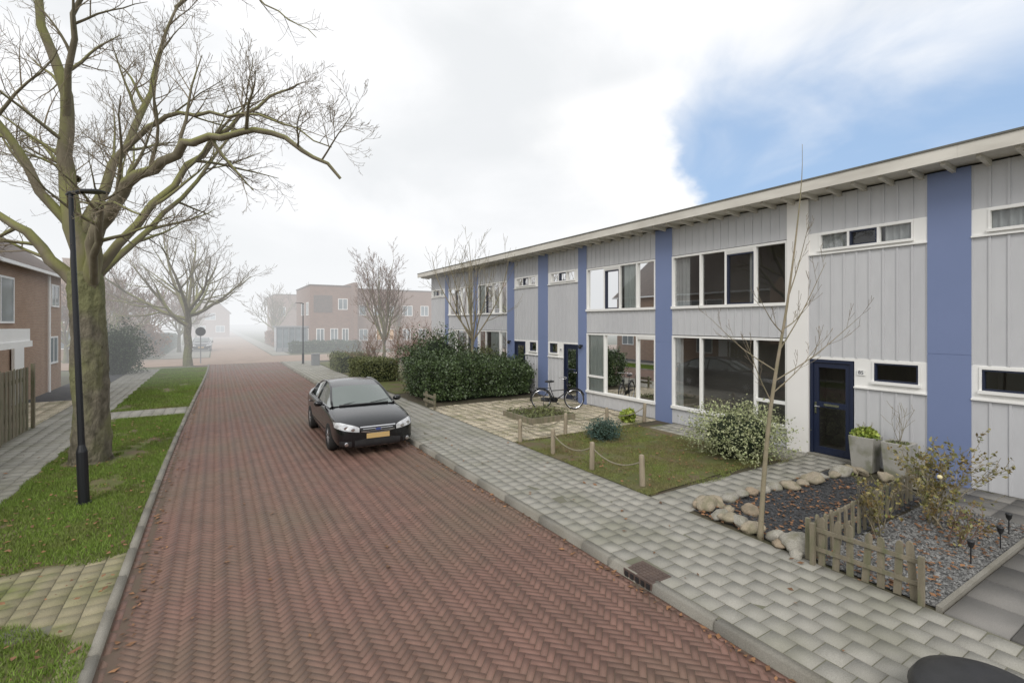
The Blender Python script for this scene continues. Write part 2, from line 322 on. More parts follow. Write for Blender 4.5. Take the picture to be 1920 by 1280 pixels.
def big_tree():
    base=Vector((-2.31,13.46,.05)); e=thing('bare_tree',base,'large bare winter tree with mossy limbs on the grass verge','tree')
    rng=random.Random(5); s=.01132
    def W(u,v,dep): return base+RT*((u-165)*s)+FW*dep+UP*(max((870-v)*s,0))
    tb=MB(); tp=smoothline([W(168,875,0),W(169,840,0),W(169,760,0),W(165,650,0),W(162,580,0),W(158,515,0)],9)
    n=44;N=len(tp)
    for i,p in enumerate(tp):
        t=i/(N-1); r=.315-.05*t+.05*math.exp(-t*14)+.03*math.sin(t*9)**2
        for k in range(n):
            w=2*math.pi*k/n; c_,s_=math.cos(w),math.sin(w); nn=noise.noise(Vector((c_*2.2,s_*2.2,t*9)))*.12+noise.noise(Vector((c_*7,s_*7,t*22)))*.10+noise.noise(Vector((c_*14,s_*14,t*40)))*.05
            q=r*(1+.06*math.sin(3*w+t*2)+nn+ (.07*math.sin(5*w) *math.exp(-t*12)))
            tb.v.append((p.x+c_*q,p.y+s_*q,p.z))
    for i in range(N-1):
        for k in range(n): tb.f.append((i*n+k,i*n+(k+1)%n,(i+1)*n+(k+1)%n,(i+1)*n+k)); tb.m.append(0)
    tb.f.append(tuple((N-1)*n+k for k in range(n))); tb.m.append(0)
    tb.make('trunk',M['trunkb'],e,smooth=True)
    mb=MB()
    limbs=[([(158,570,0),(150,430,-.1),(142,330,-.2),(150,230,-.3),(135,120,-.5),(120,0,-.6),(100,-130,-.8)],.22),
     ([(168,550,0),(200,460,-.3),(255,395,-.6),(320,355,-.8),(390,320,-1),(450,300,-1.1),(540,300,-1.3),(620,325,-1.4),(680,370,-1.4)],.165),
     ([(155,550,0),(115,490,-.2),(60,430,-.4),(0,392,-.6),(-80,340,-.8)],.155),
     ([(152,440,0),(185,300,.4),(210,180,.8),(235,60,1),(260,-70,1.2)],.125),
     ([(172,520,0),(225,420,.5),(290,290,1),(360,200,1.3),(430,120,1.6),(490,80,1.8)],.11),
     ([(150,450,0),(95,330,-.6),(60,220,-1),(30,100,-1.4),(-10,-20,-1.7)],.11),
     ([(144,340,0),(60,300,.6),(-20,240,1.2),(-110,200,1.6)],.08),
     ([(175,540,0),(240,470,-.8),(290,420,-1.4),(340,425,-1.9),(410,450,-2.2)],.09),
     ([(162,540,0),(185,450,.9),(230,330,1.8),(270,210,2.6),(300,90,3.2)],.1),
     ([(190,290,.4),(260,235,.2),(340,215,0),(430,225,-.1),(530,240,-.2),(630,290,-.3)],.07),
     ([(148,240,-.3),(200,120,-.8),(260,30,-1.2),(330,-40,-1.6)],.08),
     ([(255,-50,1.2),(350,-95,1),(440,-55,.8),(510,5,.6),(578,45,.5)],.04),
     ([(150,420,0),(120,350,1.3),(70,260,2.4),(40,150,3.2)],.08)]
    P=dict(wob=.17,trop=[0,.04,.07,.11,.15,.2],k=[0,8,6,5,2,0],ang=(28,62),len=(.42,.66),rc=[1,.042,.018,.008,.005,.005],rmin=.0032,thick=.02)
    for pts,r in limbs:
        L=smoothline([W(*q) for q in pts],3); N=len(L); L=[p+rdir(rng)*.07*(0 if i<2 else 1) for i,p in enumerate(L)]
        rad=[r*(1-.84*(i/(N-1))**.8) for i in range(N)]
        mb.tube(L,rad,8,cap=False,m=0); ln=sum((L[i+1]-L[i]).length for i in range(N-1)); 
        if r==.04: spawn(mb,L,rad,ln*.3,1,2,rng,P,.2)
        else: spawn(mb,L,rad,min(ln,5.6)*.6,1,4,rng,P,.2)
    mb.make('crown',[M['bark'],M['twig']],e,smooth=True)
big_tree()
def gen_tree(name,x,y,z,H,th,r,spread,label,seed,maxlev=3,k=None,bark='bark',twig='twig',nl=7,up=.55,cat='tree',rmin=.009,group=None,wob=.16,ang=(28,60),ln=(.4,.6),elr=(.35,1.1)):
    e=thing(name,(x,y,z),label,cat,group); rng=random.Random(seed); b=Vector((x,y,z)); t=MB()
    pts=[b]; 
    for i in range(5): pts.append(b+UP*(th*(i+1)/5)+Vector((rng.gauss(0,.03),rng.gauss(0,.03),0))*th*.3)
    t.tube(pts,[r*1.25]+[r*(1-.06*i) for i in range(5)],10,cap=False); t.make('trunk',M['young' if bark=='young' else 'trunkb'],e,smooth=True)
    mb=MB(); P=dict(wob=wob,trop=[up*.15,.08,.1,.14,.2,.2],k=k or [0,8,6,5,3],ang=ang,len=ln,rc=[1,r*.35,r*.16,.012,.01],rmin=rmin,thick=.03)
    top=pts[-1]
    for j in range(nl):
        a=2*math.pi*(j+rng.random()*.5)/nl; el=rng.uniform(*elr) if j else 1.5
        d=Vector((math.cos(a)*math.cos(el)*spread,math.sin(a)*math.cos(el)*spread,math.sin(el))).normalized()
        grow(mb,top-UP*rng.uniform(0,th*.25 if j else 0),d,(H-th)*rng.uniform(.7,1)*(1 if j==0 else .85),r*.55,0,maxlev,rng,P)
    mb.make('crown',[M[bark],M[twig]],e,smooth=True); return e
gen_tree('bare_tree',-1.6,39.5,.05,11.2,3.6,.26,1.1,'bare winter tree in mist on the grass verge',11,k=[0,7,5,4],nl=9,rmin=.008,elr=(.3,1.15),up=.6)
gen_tree('bare_tree',10.2,34,.05,8.8,1.6,.12,.42,'slender reddish bare tree behind the garden hedges',12,k=[0,9,7,4],nl=11,rmin=.0075,twig='twigred',ang=(22,50),ln=(.3,.46))
gen_tree('bare_tree',9.2,18.2,.08,7.4,2.4,.065,.5,'thin pale young tree rising behind the hedge',13,k=[0,6,4],maxlev=2,nl=9,bark='young',twig='young',rmin=.0055,up=1,ang=(20,48),ln=(.32,.5),wob=.1)
gen_tree('bare_tree',-6.5,46,.0,8.2,1.5,.16,.8,'russet bare tree standing in the mist',14,k=[0,8,6,4],nl=8,twig='twigred',rmin=.014)
gen_tree('bare_tree',-9.5,48,.0,7.5,1.5,.16,.9,'russet bare tree standing in the mist',24,k=[0,8,6,4],nl=8,twig='twigred',rmin=.014)
for sd_,x_,y_ in ((15,-3.2,60),(16,6.5,70),(17,-3.6,78),(25,-5.5,56),(26,12,72),(27,-2.8,96)):
    gen_tree('bare_tree',x_,y_,.0,7.5,2.2,.17,.7,'faint bare street tree in the mist',sd_,k=[0,8,6],maxlev=2,nl=9,rmin=.022,group='street trees fading in the mist',twig='twigred' if sd_%2 else 'twig')
gen_tree('bare_tree',15.5,47,.0,6.5,1.6,.12,.35,'bare garden tree before the brick building',18,k=[0,8,5,3],nl=7,rmin=.01,twig='twigred',ang=(20,45),ln=(.3,.45))
def young():
    b=Vector((6.29,3.83,.09)); e=thing('young_tree',b,'slim young bare tree growing out of the rock bed','tree'); rng=random.Random(3); s=6.557/907
    def W(u,v,d=0): return b+RT*((u-1425)*s)+FW*d+UP*((1012-v)*s)
    L=smoothline([W(1425,1020),W(1430,930),W(1441,800),W(1458,680),W(1475,580),W(1492,450),W(1503,340),W(1504,275)],3); N=len(L)
    t=MB(); t.tube(L,[.055 if i==0 else max(.038*(1-1.0*i/(N-1)),.003) for i in range(N)],8); t.make('trunk',M['young'],e,smooth=True)
    mb=MB(); P=dict(wob=.1,trop=[.1,.1,.12,.1,.1],k=[0,5,3,0],ang=(20,42),len=(.28,.42),rc=[1,.006,.004,.003],rmin=.0025,thick=.006)
    for (u,v,u2,v2,d) in [(1447,760,1385,640,-.2),(1450,740,1560,640,.2),(1455,700,1345,600,.25),(1462,660,1530,500,-.2),(1468,630,1400,560,-.3),(1470,620,1540,570,.3),(1478,560,1525,420,.1),(1450,720,1590,600,-.2)]:
        p=W(u,v);q=W(u2,v2,d); m=p.lerp(q,.5)-UP*.06; l=smoothline([p,m,q],4); rad=[.010*(1-.75*i/(len(l)-1)) for i in range(len(l))]; mb.tube(l,rad,5,cap=False); spawn(mb,l,rad,(q-p).length,1,2,rng,P,.3)
    mb.make('crown',[M['young'],M['twig']],e,smooth=True)
young()
def twiggy(name,x,y,z,H,n,label,seed,twig='twigred',spread=.8,leaf=None,ln=0,cat='shrub',k=None,lsize=.05):
    e=thing(name,(x,y,z),label,cat); rng=random.Random(seed); mb=MB(); P=dict(wob=.16,trop=[.06,.05,.05,.05],k=k or [0,6,4,3],ang=(20,50),len=(.35,.55),rc=[1,.008,.005,.004],rmin=.003 if H<2 else .0055,thick=.2)
    for j in range(n):
        a=rng.random()*6.28; el=rng.uniform(.6,1.4); d=Vector((math.cos(a)*math.cos(el)*spread,math.sin(a)*math.cos(el)*spread,math.sin(el))).normalized()
        grow(mb,Vector((x+rng.gauss(0,.07)*H,y+rng.gauss(0,.07)*H,z)),d,H*rng.uniform(.6,1.05),.01,0,2,rng,P)
    mb.make('branches',[M[twig],M[twig]],e)
    if leaf:
        idx=np.random.choice(len(mb.v),ln); Pp=np.array(mb.v)[idx]+np.random.normal(0,.02,(ln,3)); leafmesh('leaves',Pp,lsize,M[leaf],e)
    return e
# ---------------------------------------------------------------- ground
def xl(y): t=min(max((y-9)/30,0),1); return -.83+.5*t*t*(3-2*t)
G=.09; GL=.05; XR=4.13
sheet('ground',rect(-600,700,-60,900),-.04,M['farland'])
sheet('road_bed',rect(-1.2,4.3,-8,41),-.003,M['joint'])
C=[];A=[];w=.2/3
for i in range(-70,400):
    for j in range(-8,20):
        bx=(i+3*j)*w; by=(i-3*j)*w
        for (cx,cy,an) in ((1.5,.5,0),(.5,2.5,math.pi/2)):
            X=bx+cx*w;Y=by+cy*w; x=(X-Y)*.70711; y=(X+Y)*.70711+6
            if 1.2<y<41 and xl(y)+.04<x<XR-.11: C.append((x,y)); A.append(an+math.pi/4)
rb=bricks('road',C,[(.0988,.0321)]*len(C),np.array(A)+np.random.normal(0,.006,len(A)),0,M['road'],jit=.0008,ch=.0022); struct(rb)
C=[];A=[];y=1.2
while y<41:
    for dx in (.03,.1): C.append((XR-dx,y+.1));A.append(math.pi/2)
    C.append((xl(y+.1)-.01,y+.1)); A.append(math.pi/2-math.atan2(xl(y+.2)-xl(y),.2)); y+=.202
struct(bricks('road_gutter',C,[(.0985,.033)]*len(C),A,-.001,M['road'],jit=.0012,ch=.003))
C=[];y=-3
while y<40: C.append((XR+.065,y+.5)); y+=1
C=[c for c in C if not (3.7<c[1]<4.4)]
cc=[(c[0],c[1]) for c in C]
H=[(.065,.496)]*len(cc); cc+=[(XR+.065,4.36)]; H+=[(.065,.14)]
o=bricks('kerb',cc,H,[0]*len(cc),G+.008,M['kerb'],depth=.14,ch=.012,jit=.002); struct(o)
C=[];A=[];y=0
while y<40:
    x0,x1=xl(y),xl(y+.8); C.append(((x0+x1)/2-.1,y+.4)); A.append(-math.atan2(x1-x0,.8)); y+=.8
o=bricks('kerb',C,[(.05,.397)]*len(C),A,GL+.006,M['kerb'],depth=.09,ch=.01,jit=.004); struct(o)
sheet('pavement_bed',rect(4.2,6.22,-3,40),G-.005,M['joint2'])
struct(tilegrid('pavement',4.265,6.2,-1,40,.242,.242,G,M['slab'],bond=.5,gap=.005,clip=lambda x,y: not(4.2<x<4.46 and 3.72<y<4.28)))
sheet('garden_ground',rect(6.22,30,-6,40),G-.02,M['soil'])
GY0,GY1=5.78,10.0
sheet('lawn',[(6.24,GY0),(10.2,5.95),(10.9,9.6),(6.24,GY1)],G-.004,M['lawn'])
def inlawn(x,y): return y<GY1+.05 and y>5.7+.12*math.sin(x*3) and x>6.2+.06*math.sin(y*4) and x<10.2+.25*math.sin(y*1.3) and noise.noise(Vector((x*1.6,y*1.6,0)))+.6*noise.noise(Vector((x*5,y*5,2)))>-.22+.5*R.random()-.2
grass('lawn_grass',inlawn,6.2,10.5,5.6,10.1,3600,.03,G-.004,M['blade2'],.009)
struct(tilegrid('garden_path',6.22,11.3,4.95,5.7,.3,.3,G+.002,M['slab'],bond=.5))
struct(tilegrid('garden_path',10.3,11.3,5.72,9.5,.3,.3,G,M['slab'],bond=.5))
struct(tilegrid('patio',6.24,11.3,10.1,15.7,.3,.3,G+.002,M['pebble'],gap=.035,bond=0,jit=.004))
def weeds(x,y): return (noise.noise(Vector((x*1.5,y*1.5,9)))>.12) and (((x-6.24)%.3)<.045 or ((y-10.1)%.3)<.045)
grass('patio_weeds',weeds,6.3,11.2,10.1,15.6,900,.035,G-.01,M['blade2'],.01)
sheet('side_garden',rect(6.3,10.8,19.5,38),G-.01,M['lawn'])
struct(tilegrid('patio_slabs',6.24,11.3,-2.8,1.88,.6,.6,G+.002,M['darkslab'],gap=.006,bond=0,jit=.001))
struct(tilegrid('patio_slabs',9.9,11.3,1.95,3.4,.5,.5,G+.002,M['darkslab'],gap=.006,bond=0,jit=.001))
b=MB(); b.box(6.24,1.89,G-.02,9.85,1.94,G+.04); struct(b.make('edging',M['kerb'],origin=(8,1.9,G)))
sheet('gravel_bed',rect(6.3,9.9,1.95,3.1),G-.006,M['gravel_grey']); sheet('planting_bed',[(6.35,3.1),(9.9,3.3),(10.4,4.9),(6.35,4.95)],G-.006,M['gravel_dark'])
pebbles('gravel',6.3,9.9,1.96,3.15,12000,.018,G,M['gravel_grey']); pebbles('gravel_dark',6.4,10.2,3.2,4.85,9000,.018,G,M['gravel_dark'])
sheet('verge_ground',[(-60,-6),(xl(0)-.1,-6)]+[(xl(y)-.1,y) for y in range(0,39,3)]+[(-60,38)],GL-.012,M['joint2'])
CR=(19.0,20.5)
struct(tilegrid('pavement',-4.4,-2.98,2,38,.3,.3,GL,M['slab'],bond=.5))
struct(tilegrid('pavement',-2.96,-.6,CR[0],CR[1],.3,.3,GL,M['slab'],bond=.5,clip=lambda x,y:x<xl(y)-.2))
struct(tilegrid('parking_pavement',-2.96,-.96,4.5,7.9,.2,.2,GL,M['slab_moss'],bond=.5,clip=lambda x,y:(y>6.1+.5*math.sin(x*2.5) or x>-1.1)))
struct(tilegrid('driveway',-6.1,-4.42,18.9,24.5,.4,.4,GL,M['pebble'],bond=0)); sheet('dark_driveway',rect(-6.1,-4.42,24.5,36),GL-.002,M['asphalt'])
def inv(x,y):
    if x>xl(y)-.14 or x<-2.98+.05*math.sin(y*5): return False
    if CR[0]-.05<y<CR[1]+.1: return False
    if 6.1+.5*math.sin(x*2.5)<y<7.85+.12*math.sin(x*6): return False
    if (x+2.31)**2+(y-13.46)**2<.2: return False
    return noise.noise(Vector((x*.9,y*.7,3)))+.5*noise.noise(Vector((x*4,y*4,3)))>-.5+.25*R.random()
for a,bb in ((2,6.2),(7.9,CR[0]),(CR[1],38)):
    sheet('verge',[(-2.97,a),(xl(a)-.14,a)]+[(xl(a+(bb-a)*t/8)-.14,a+(bb-a)*t/8) for t in range(1,9)]+[(-2.97,bb)],GL-.004 if a!=2 else GL-.007,M['lawn'])
grass('verge_grass',inv,-3,-.7,4.5,19.1,3600,.045,GL-.003,M['blade'],.010); grass('verge_grass',inv,-3,-.3,CR[1],38,1200,.05,GL-.003,M['blade'],.018)
sheet('cross_road',rect(-50,70,40.6,49),-.002,M['xroad']); sheet('far_road',rect(-.4,4.4,49,400),-.001,M['xroad'])
sheet('far_verge',rect(6.1,40,50.5,53),.0,M['lawn']); sheet('far_pavement',rect(-4,-.5,49.5,300),.0,M['slab']); sheet('far_pavement',rect(4.5,6,49.5,300),.0,M['slab'])
# fallen leaves
Pl=[]
def sc(n,fx,fy,z): 
    for _ in range(n): Pl.append((fx(),fy(),z))
U=R.uniform
for _ in range(220):
    y=U(2.5,24); Pl.append((xl(y)+abs(R.gauss(0,.12))+.03,y,0))
for _ in range(240): Pl.append((XR-.02-abs(R.gauss(0,.07)),U(2,20),0))
for _ in range(50): Pl.append((U(-.7,4),U(3,20),.002))
sc(420,lambda:U(-2.9,-1),lambda:U(4.5,18),GL+.03); sc(260,lambda:U(6.3,10.2),lambda:U(5.8,9.9),G+.02); sc(520,lambda:U(6.4,9.8),lambda:U(3.2,4.9),G+.015)
sc(140,lambda:6.25+abs(R.gauss(0,.25)),lambda:U(2.2,5),G+.01); sc(60,lambda:U(4.4,6.2),lambda:U(2,18),G); sc(360,lambda:U(6.4,9.8),lambda:U(2,3.1),G+.02); sc(40,lambda:U(-4.3,-3),lambda:U(8,16),GL)
flat_leaves('fallen_leaves',Pl,.062,M['fleaf'])
# drain
e=thing('storm_drain',(4.3,4.0,G),'rusty iron gully grate set in the kerb','drain')
b=MB(); b.box(4.135,3.77,-.03,4.46,4.21,G+.006); b.make('frame',M['rust'],e,bevel=.005)
for i in range(5): b=MB(); b.box(4.127,3.8+i*.083,.015,4.134,3.85+i*.083,.075); b.make('inlet_slot',M['plastic'],e)
b=MB(); b.box(4.17,3.8,G+.007,4.44,4.18,G+.010)
for i in range(7):
    for j in range(5): b.box(4.177+j*.052,3.81+i*.053,G+.010,4.21+j*.052,3.845+i*.053,G+.014)
b.make('lid',M['rust'],e)
# ---------------------------------------------------------------- row houses
XF=11.35; ZT=5.76
def batten(par,y0,y1,z0,z1):
    b=MB(); b.box(XF,y0,z0,XF+.06,y1,z1); n=max(1,round((y1-y0)/.225))
    for i in range(n+1):
        y=y0+(y1-y0)*i/n; ya=max(y-.018,y0+.001); yb=min(y+.018,y1-.001); b.box(XF-.018,ya,z0+.001,XF+.001,yb,z1-.001)
    b.make('siding',M['siding'],par)
def window(par,y0,y1,z0,z1,cuts,kind,curt=None,name='window',fm='white',fw=.055,mw=.03):
    f=MB(); xo=XF-.03; xi=XF+.07
    f.box(xo,y0,z0,xi,y0+fw,z1); f.box(xo,y1-fw,z0,xi,y1,z1); f.box(xo,y0+fw,z1-fw,xi,y1-fw,z1); f.box(xo-.04,y0-.01,z0-.02,xi,y1+.01,z0+fw)
    ys=[y0+fw]+[y0+(y1-y0)*c for c in cuts]+[y1-fw]
    for c in ys[1:-1]: f.box(xo+.004,c-mw,z0+fw,xi,c+mw,z1-fw)
    g=MB(); d=MB(); hasd=False
    for i in range(len(ys)-1):
        a=ys[i]+(mw if i else 0); bb=ys[i+1]-(mw if i<len(ys)-2 else 0); k=kind.get(i)
        za,zb=z0+fw,z1-fw
        if k in('open','vent'):
            f.box(xo+.01,a,zb-.1,xi,bb,zb); 
            for q in range(3): f.box(xo-.004,a+.01,zb-.085+q*.028,xo+.01,bb-.01,zb-.072+q*.028)
            zb-=.1
        if k=='low': f.box(xo+.006,a,za+.48,xi,bb,za+.55)
        if k in('open','dark'):
            t=.035 if k=='open' else .03
            for q in ((a,za,a+t,zb),(bb-t,za,bb,zb),(a+t,za,bb-t,za+t),(a+t,zb-t,bb-t,zb)): d.box(xo+.012,q[0],q[1],xi-.01,q[2],q[3])
            hasd=True
        g.add([(XF+.04,a,za),(XF+.04,bb,za),(XF+.04,bb,zb),(XF+.04,a,zb)],[(0,1,2,3)])
    w=f.make(name,M[fm],par); g.make('window_glass',M['glass'],w)
    if hasd: d.make('sash',M['navy'],w)
    for (ca,cb,mt) in curt or []:
        c=MB(); n=int((cb-ca)*(y1-y0)/.018)+2; ya=y0+fw+(y1-y0-2*fw)*ca; yb=y0+fw+(y1-y0-2*fw)*cb; vs=[]
        for i in range(n):
            y=ya+(yb-ya)*i/(n-1); x=XF+.125+.026*math.sin(i*.9)+.014*math.sin(i*.37+1); vs+=[(x,y,z0+.03),(x,y,z1-.03)]
        c.add(vs,[(2*i,2*i+2,2*i+3,2*i+1) for i in range(n-1)]); c.make('curtain',M[mt],w,smooth=True)
    return w
def text(s,size,mat,par,mtx,name='house_number'):
    cu=bpy.data.curves.new('t','FONT'); cu.body=s; cu.size=size; cu.extrude=.003; cu.align_x='CENTER'; cu.align_y='CENTER'
    ob=bpy.data.objects.new('t',cu); me=bpy.data.meshes.new_from_object(ob); bpy.data.objects.remove(ob); me.transform(mtx); og=ORG[par.name]; me.transform(Matrix.Translation((-og[0],-og[1],-og[2]))); me.materials.clear(); me.materials.append(mat)
    o=bpy.data.objects.new(name,me); col.objects.link(o); o.parent=par; ORG[o.name]=og; return o
MTXF=lambda y,z,x=XF-.06: Matrix(((0,0,-1,x),(-1,0,0,y),(0,1,0,z),(0,0,0,1)))
def house(y0,y1,pillar,narrow,trim,win,doorhigh,label,upc,num=None,end=None,upcuts=(.24,.48,.71),lowcuts=(.24,.71),upk={2:'open'},lowk={}):
    e=thing('row_house',(XF,(y0+y1)/2,G),label,'house',group='row of terraced houses')
    n0,n1=narrow;w0,w1=win
    for a,b_ in ((4.98,ZT),(2.26,4.489)): batten(e,n0,n1,a,b_)
    dw=.9
    if doorhigh: d0,d1=n1-dw,n1; q0,q1=n0,n1-dw
    else: d0,d1=n0,n0+dw; q0,q1=n0+dw,n1
    batten(e,q0,q1,.1,1.645)
    batten(e,w0,w1,4.94,ZT); batten(e,w0,w1,2.65,3.395); batten(e,w0,w1,.1,.525)
    def panel(a,c,mt,x,split):
        p=MB()
        if split: p.box(x,a,.05,XF+.05,c,2.42); p.box(x+.006,a+.004,2.42,XF+.05,c-.004,2.432); p.box(x,a,2.432,XF+.05,c,ZT)
        else: p.box(x,a,.05,XF+.05,c,ZT)
        p.make('wall_panel',M[mt],e)
    if pillar: panel(pillar[0],pillar[1],'blue',XF-.03,True)
    tc=trim[2]; panel(trim[0],trim[1],tc,XF-.06 if tc=='cream' else XF-.03,tc!='cream')
    wy=n1-n0; bd=MB()
    ya,yb=n0+wy*.1,n1-wy*.1
    bd.box(XF-.012,n0,4.52,XF+.06,ya,4.98); bd.box(XF-.012,yb,4.52,XF+.06,n1,4.98); bd.box(XF-.012,ya,4.52,XF+.06,yb,4.555); bd.box(XF-.012,ya,4.955,XF+.06,yb,4.98)
    bd.box(XF-.05,n0,4.49,XF+.02,n1,4.52); bd.make('window_surround',M['white'],e); bd=MB()
    ca,cb=(q0+.1,q1-.32) if doorhigh else (q0+.32,q1-.1)
    bd.box(XF-.012,q0,1.68,XF+.06,ca,2.26); bd.box(XF-.012,cb,1.68,XF+.06,q1,2.26); bd.box(XF-.012,ca,1.68,XF+.06,cb,1.77); bd.box(XF-.012,ca,2.23,XF+.06,cb,2.26)
    bd.box(XF-.05,q0,1.65,XF+.02,q1,1.68)
    bd.box(XF-.012,d0,2.2,XF+.06,d1,2.26)
    bd.make('window_surround',M['white'],e)
    window(e,ya+.002,yb-.002,4.577,4.953,(.34,.66),{1:'dark'},upc.get('hi'),fw=.032,mw=.022); 
    window(e,ca+.002,cb-.002,1.792,2.228,(),{0:'dark'},None,fw=.035)
    window(e,w0,w1,3.42,4.92,upcuts,upk,upc.get('up')); window(e,w0,w1,.55,2.63,lowcuts,lowk,upc.get('low'))
    d=MB(); xo=XF-.01
    d.box(xo,d0+.02,.1,XF+.08,d0+.08,2.2); d.box(xo,d1-.08,.1,XF+.08,d1-.02,2.2); d.box(xo,d0+.08,2.13,XF+.08,d1-.08,2.2)
    for (a,z,b_,zz) in ((d0+.085,.13,d0+.18,2.12),(d1-.18,.13,d1-.085,2.12),(d0+.18,2.02,d1-.18,2.12),(d0+.18,.13,d1-.18,.28),(d0+.18,1.15,d1-.18,1.27)): d.box(xo+.03,a,z,XF+.07,b_,zz)
    D=d.make('door',M['navy'],e); g=MB()
    for z,zz in ((.28,1.15),(1.27,2.02)): g.add([(XF+.05,d0+.18,z),(XF+.05,d1-.18,z),(XF+.05,d1-.18,zz),(XF+.05,d0+.18,zz)],[(0,1,2,3)])
    g.make('door_glass',M['glass'],D); g=MB(); g.box(xo+.012,(d0+d1)/2-.15,1.185,xo+.03,(d0+d1)/2+.15,1.235); g.make('letterbox',M['chrome'],D)
    hy=d1-.13 if doorhigh else d0+.13; g=MB(); g.box(xo+.012,hy-.02,1.0,xo+.03,hy+.02,1.25); g.tube([(xo+.02,hy,1.16),(xo-.03,hy,1.16),(xo-.03,hy-.11 if doorhigh else hy+.11,1.16)],.009,8); g.make('handle',M['chrome'],D)
    st=MB(); st.box(XF-.12,d0,.06,XF+.05,d1,.12); st.make('doorstep',M['kerb'],e)
    k=MB(); k.box(XF+.012,y0+.003,0,XF+.06,y1-.003,.099); k.make('plinth',M['concrete'],e)
    k=MB(); k.box(12.5,y0+.01,.1,12.55,y1-.01,5.7); k.box(XF+.09,y0+.01,2.8,12.5,y1-.01,3.1); k.box(XF+.09,y0+.01,.02,12.5,y1-.01,.09); k.box(XF+.09,y0+.005,.1,12.5,y0+.06,5.7); k.box(XF+.09,y1-.06,.1,12.5,y1-.005,5.7); yy=(trim[0]+trim[1])/2; k.box(XF+.09,yy-.04,.1,12.5,yy+.04,5.7)
    k.make('interior',M['dark'],e)
    k=MB(); k.box(12.56,y0+.002,.0,19,y1-.002,5.74)
    for yy in end or []: k.box(XF+.061,yy,0,12.559,yy+.1,5.74)
    k.make('wall',M['brickR'],e)
    ra=y0; rb_=y1+(.6 if end and max(end)>20 else 0)
    r=MB(); r.box(10.72,ra+.001,ZT+.06,19.3,rb_-.001,ZT+.2,0); RO=r.make('roof',M['roofing'],e)
    r=MB(); r.box(10.66,ra+.001,ZT+.02,10.72,rb_-.001,ZT+.24); r.make('fascia',M['eave'],RO)
    r=MB(); r.box(10.64,ra+.001,ZT+.241,10.8,rb_-.001,ZT+.275); r.make('roof_edge',M['roofing'],RO)
    r=MB(); r.box(10.72,ra+.001,ZT+.04,XF+.06,rb_-.001,ZT+.059); r.make('soffit',M['eave'],RO)
    n=int((rb_-ra)/.46)
    for i in range(n):
        r=MB(); yy=ra+(rb_-ra)*(i+.5)/n; r.add([(10.8,yy-.03,ZT-.02),(10.8,yy+.03,ZT-.02),(10.8,yy+.03,ZT+.039),(10.8,yy-.03,ZT+.039),(XF,yy-.03,ZT-.07),(XF,yy+.03,ZT-.07),(XF,yy+.03,ZT+.039),(XF,yy-.03,ZT+.039)],[(0,1,2,3),(4,5,6,7),(0,1,5,4),(2,3,7,6),(0,3,7,4),(1,2,6,5)]); r.make('rafter',M['eave'],RO)
    ly=(trim[0]+trim[1])/2; l=MB(); l.box(XF-.1,ly-.03,2.15,XF-.03,ly+.03,2.2); l.lathe((XF-.14,ly,2.06),[(.02,.16),(.055,.13),(.065,.06),(.045,0)],12)
    if tc!='cream': l.make('wall_lamp',M['black'],e)
    if num:
        pl=MB(); py=d0-.13 if doorhigh else d1+.13; pl.box(XF-.035,py-.075,1.92,XF-.022,py+.075,2.03); pl.make('number_plate',M['white'],e)
        text(num,.1,M['navy'],e,MTXF(py,1.975,XF-.037))
    return e
cf='curtain';cd='curtain_d'
house(-3.0,3.03,None,(.9,3.03),(.45,.9,'blue'),(-3,.45),False,'grey clad terraced house with slabbed front garden',{'hi':[(0,1,cd)]},end=[-3.0])
house(3.03,9.57,(3.03,3.645),(3.645,5.76),(5.76,6.23,'cream'),(6.23,9.57),True,'grey clad terraced house with cream pillar and navy door',{'up':[(.86,1,cd),(.25,.3,cd)],'low':[(.93,1,cd)],'hi':[(.0,.3,cd),(.72,1,cd)]},num='85',upk={1:'open'},lowk={0:'low'})
house(9.57,15.74,(9.57,10.19),(13.84,15.74),(13.37,13.84,'blue'),(10.19,13.37),False,'grey clad terraced house with curtained windows',{'up':[(0,.23,cf),(.25,.46,cf),(.76,1,cf),(.5,.6,cf)],'low':[(0,.22,cf),(.24,.7,cf),(.74,1,cf)],'hi':[(0,1,cf)]},num='83',lowk={0:'vent',2:'low'})
house(15.74,21.8,(15.74,16.42),(16.42,18.3),(18.3,18.9,'blue'),(18.9,21.8),True,'grey clad terraced house behind the ivy hedge',{'up':[(0,1,cf)],'low':[(0,.6,cf)],'hi':[(0,1,cf)]})
house(21.8,28.0,(21.8,22.3),(25.9,28.0),(25.4,25.9,'blue'),(22.3,25.4),False,'grey clad end terraced house in light mist',{'up':[(0,.7,cf)],'hi':[(0,1,cf)]},end=[27.9])
# ---------------------------------------------------------------- other buildings
def facewin(par,face,c,a0,a1,z0,z1,mull=1,gm='winfar',sgn=-1):
    f=MB();g=MB();t=.07
    def bx(mb,p0,p1,q0,q1,d0,d1):
        if face=='x': mb.box(min(c+sgn*d0,c+sgn*d1),p0,q0,max(c+sgn*d0,c+sgn*d1),p1,q1)
        else: mb.box(p0,min(c+sgn*d0,c+sgn*d1),q0,p1,max(c+sgn*d0,c+sgn*d1),q1)
    bx(f,a0,a0+t,z0,z1,-.05,.03);bx(f,a1-t,a1,z0,z1,-.05,.03);bx(f,a0+t,a1-t,z0,z0+t,-.05,.05);bx(f,a0+t,a1-t,z1-t,z1,-.05,.03)
    for i in range(1,mull+1): m=a0+(a1-a0)*i/(mull+1); bx(f,m-.03,m+.03,z0+t,z1-t,-.05,.028)
    w=f.make('window',M['white'],par); bx(g,a0+t,a1-t,z0+t,z1-t,-.05,.012); g.make('window_glass',M[gm],w)
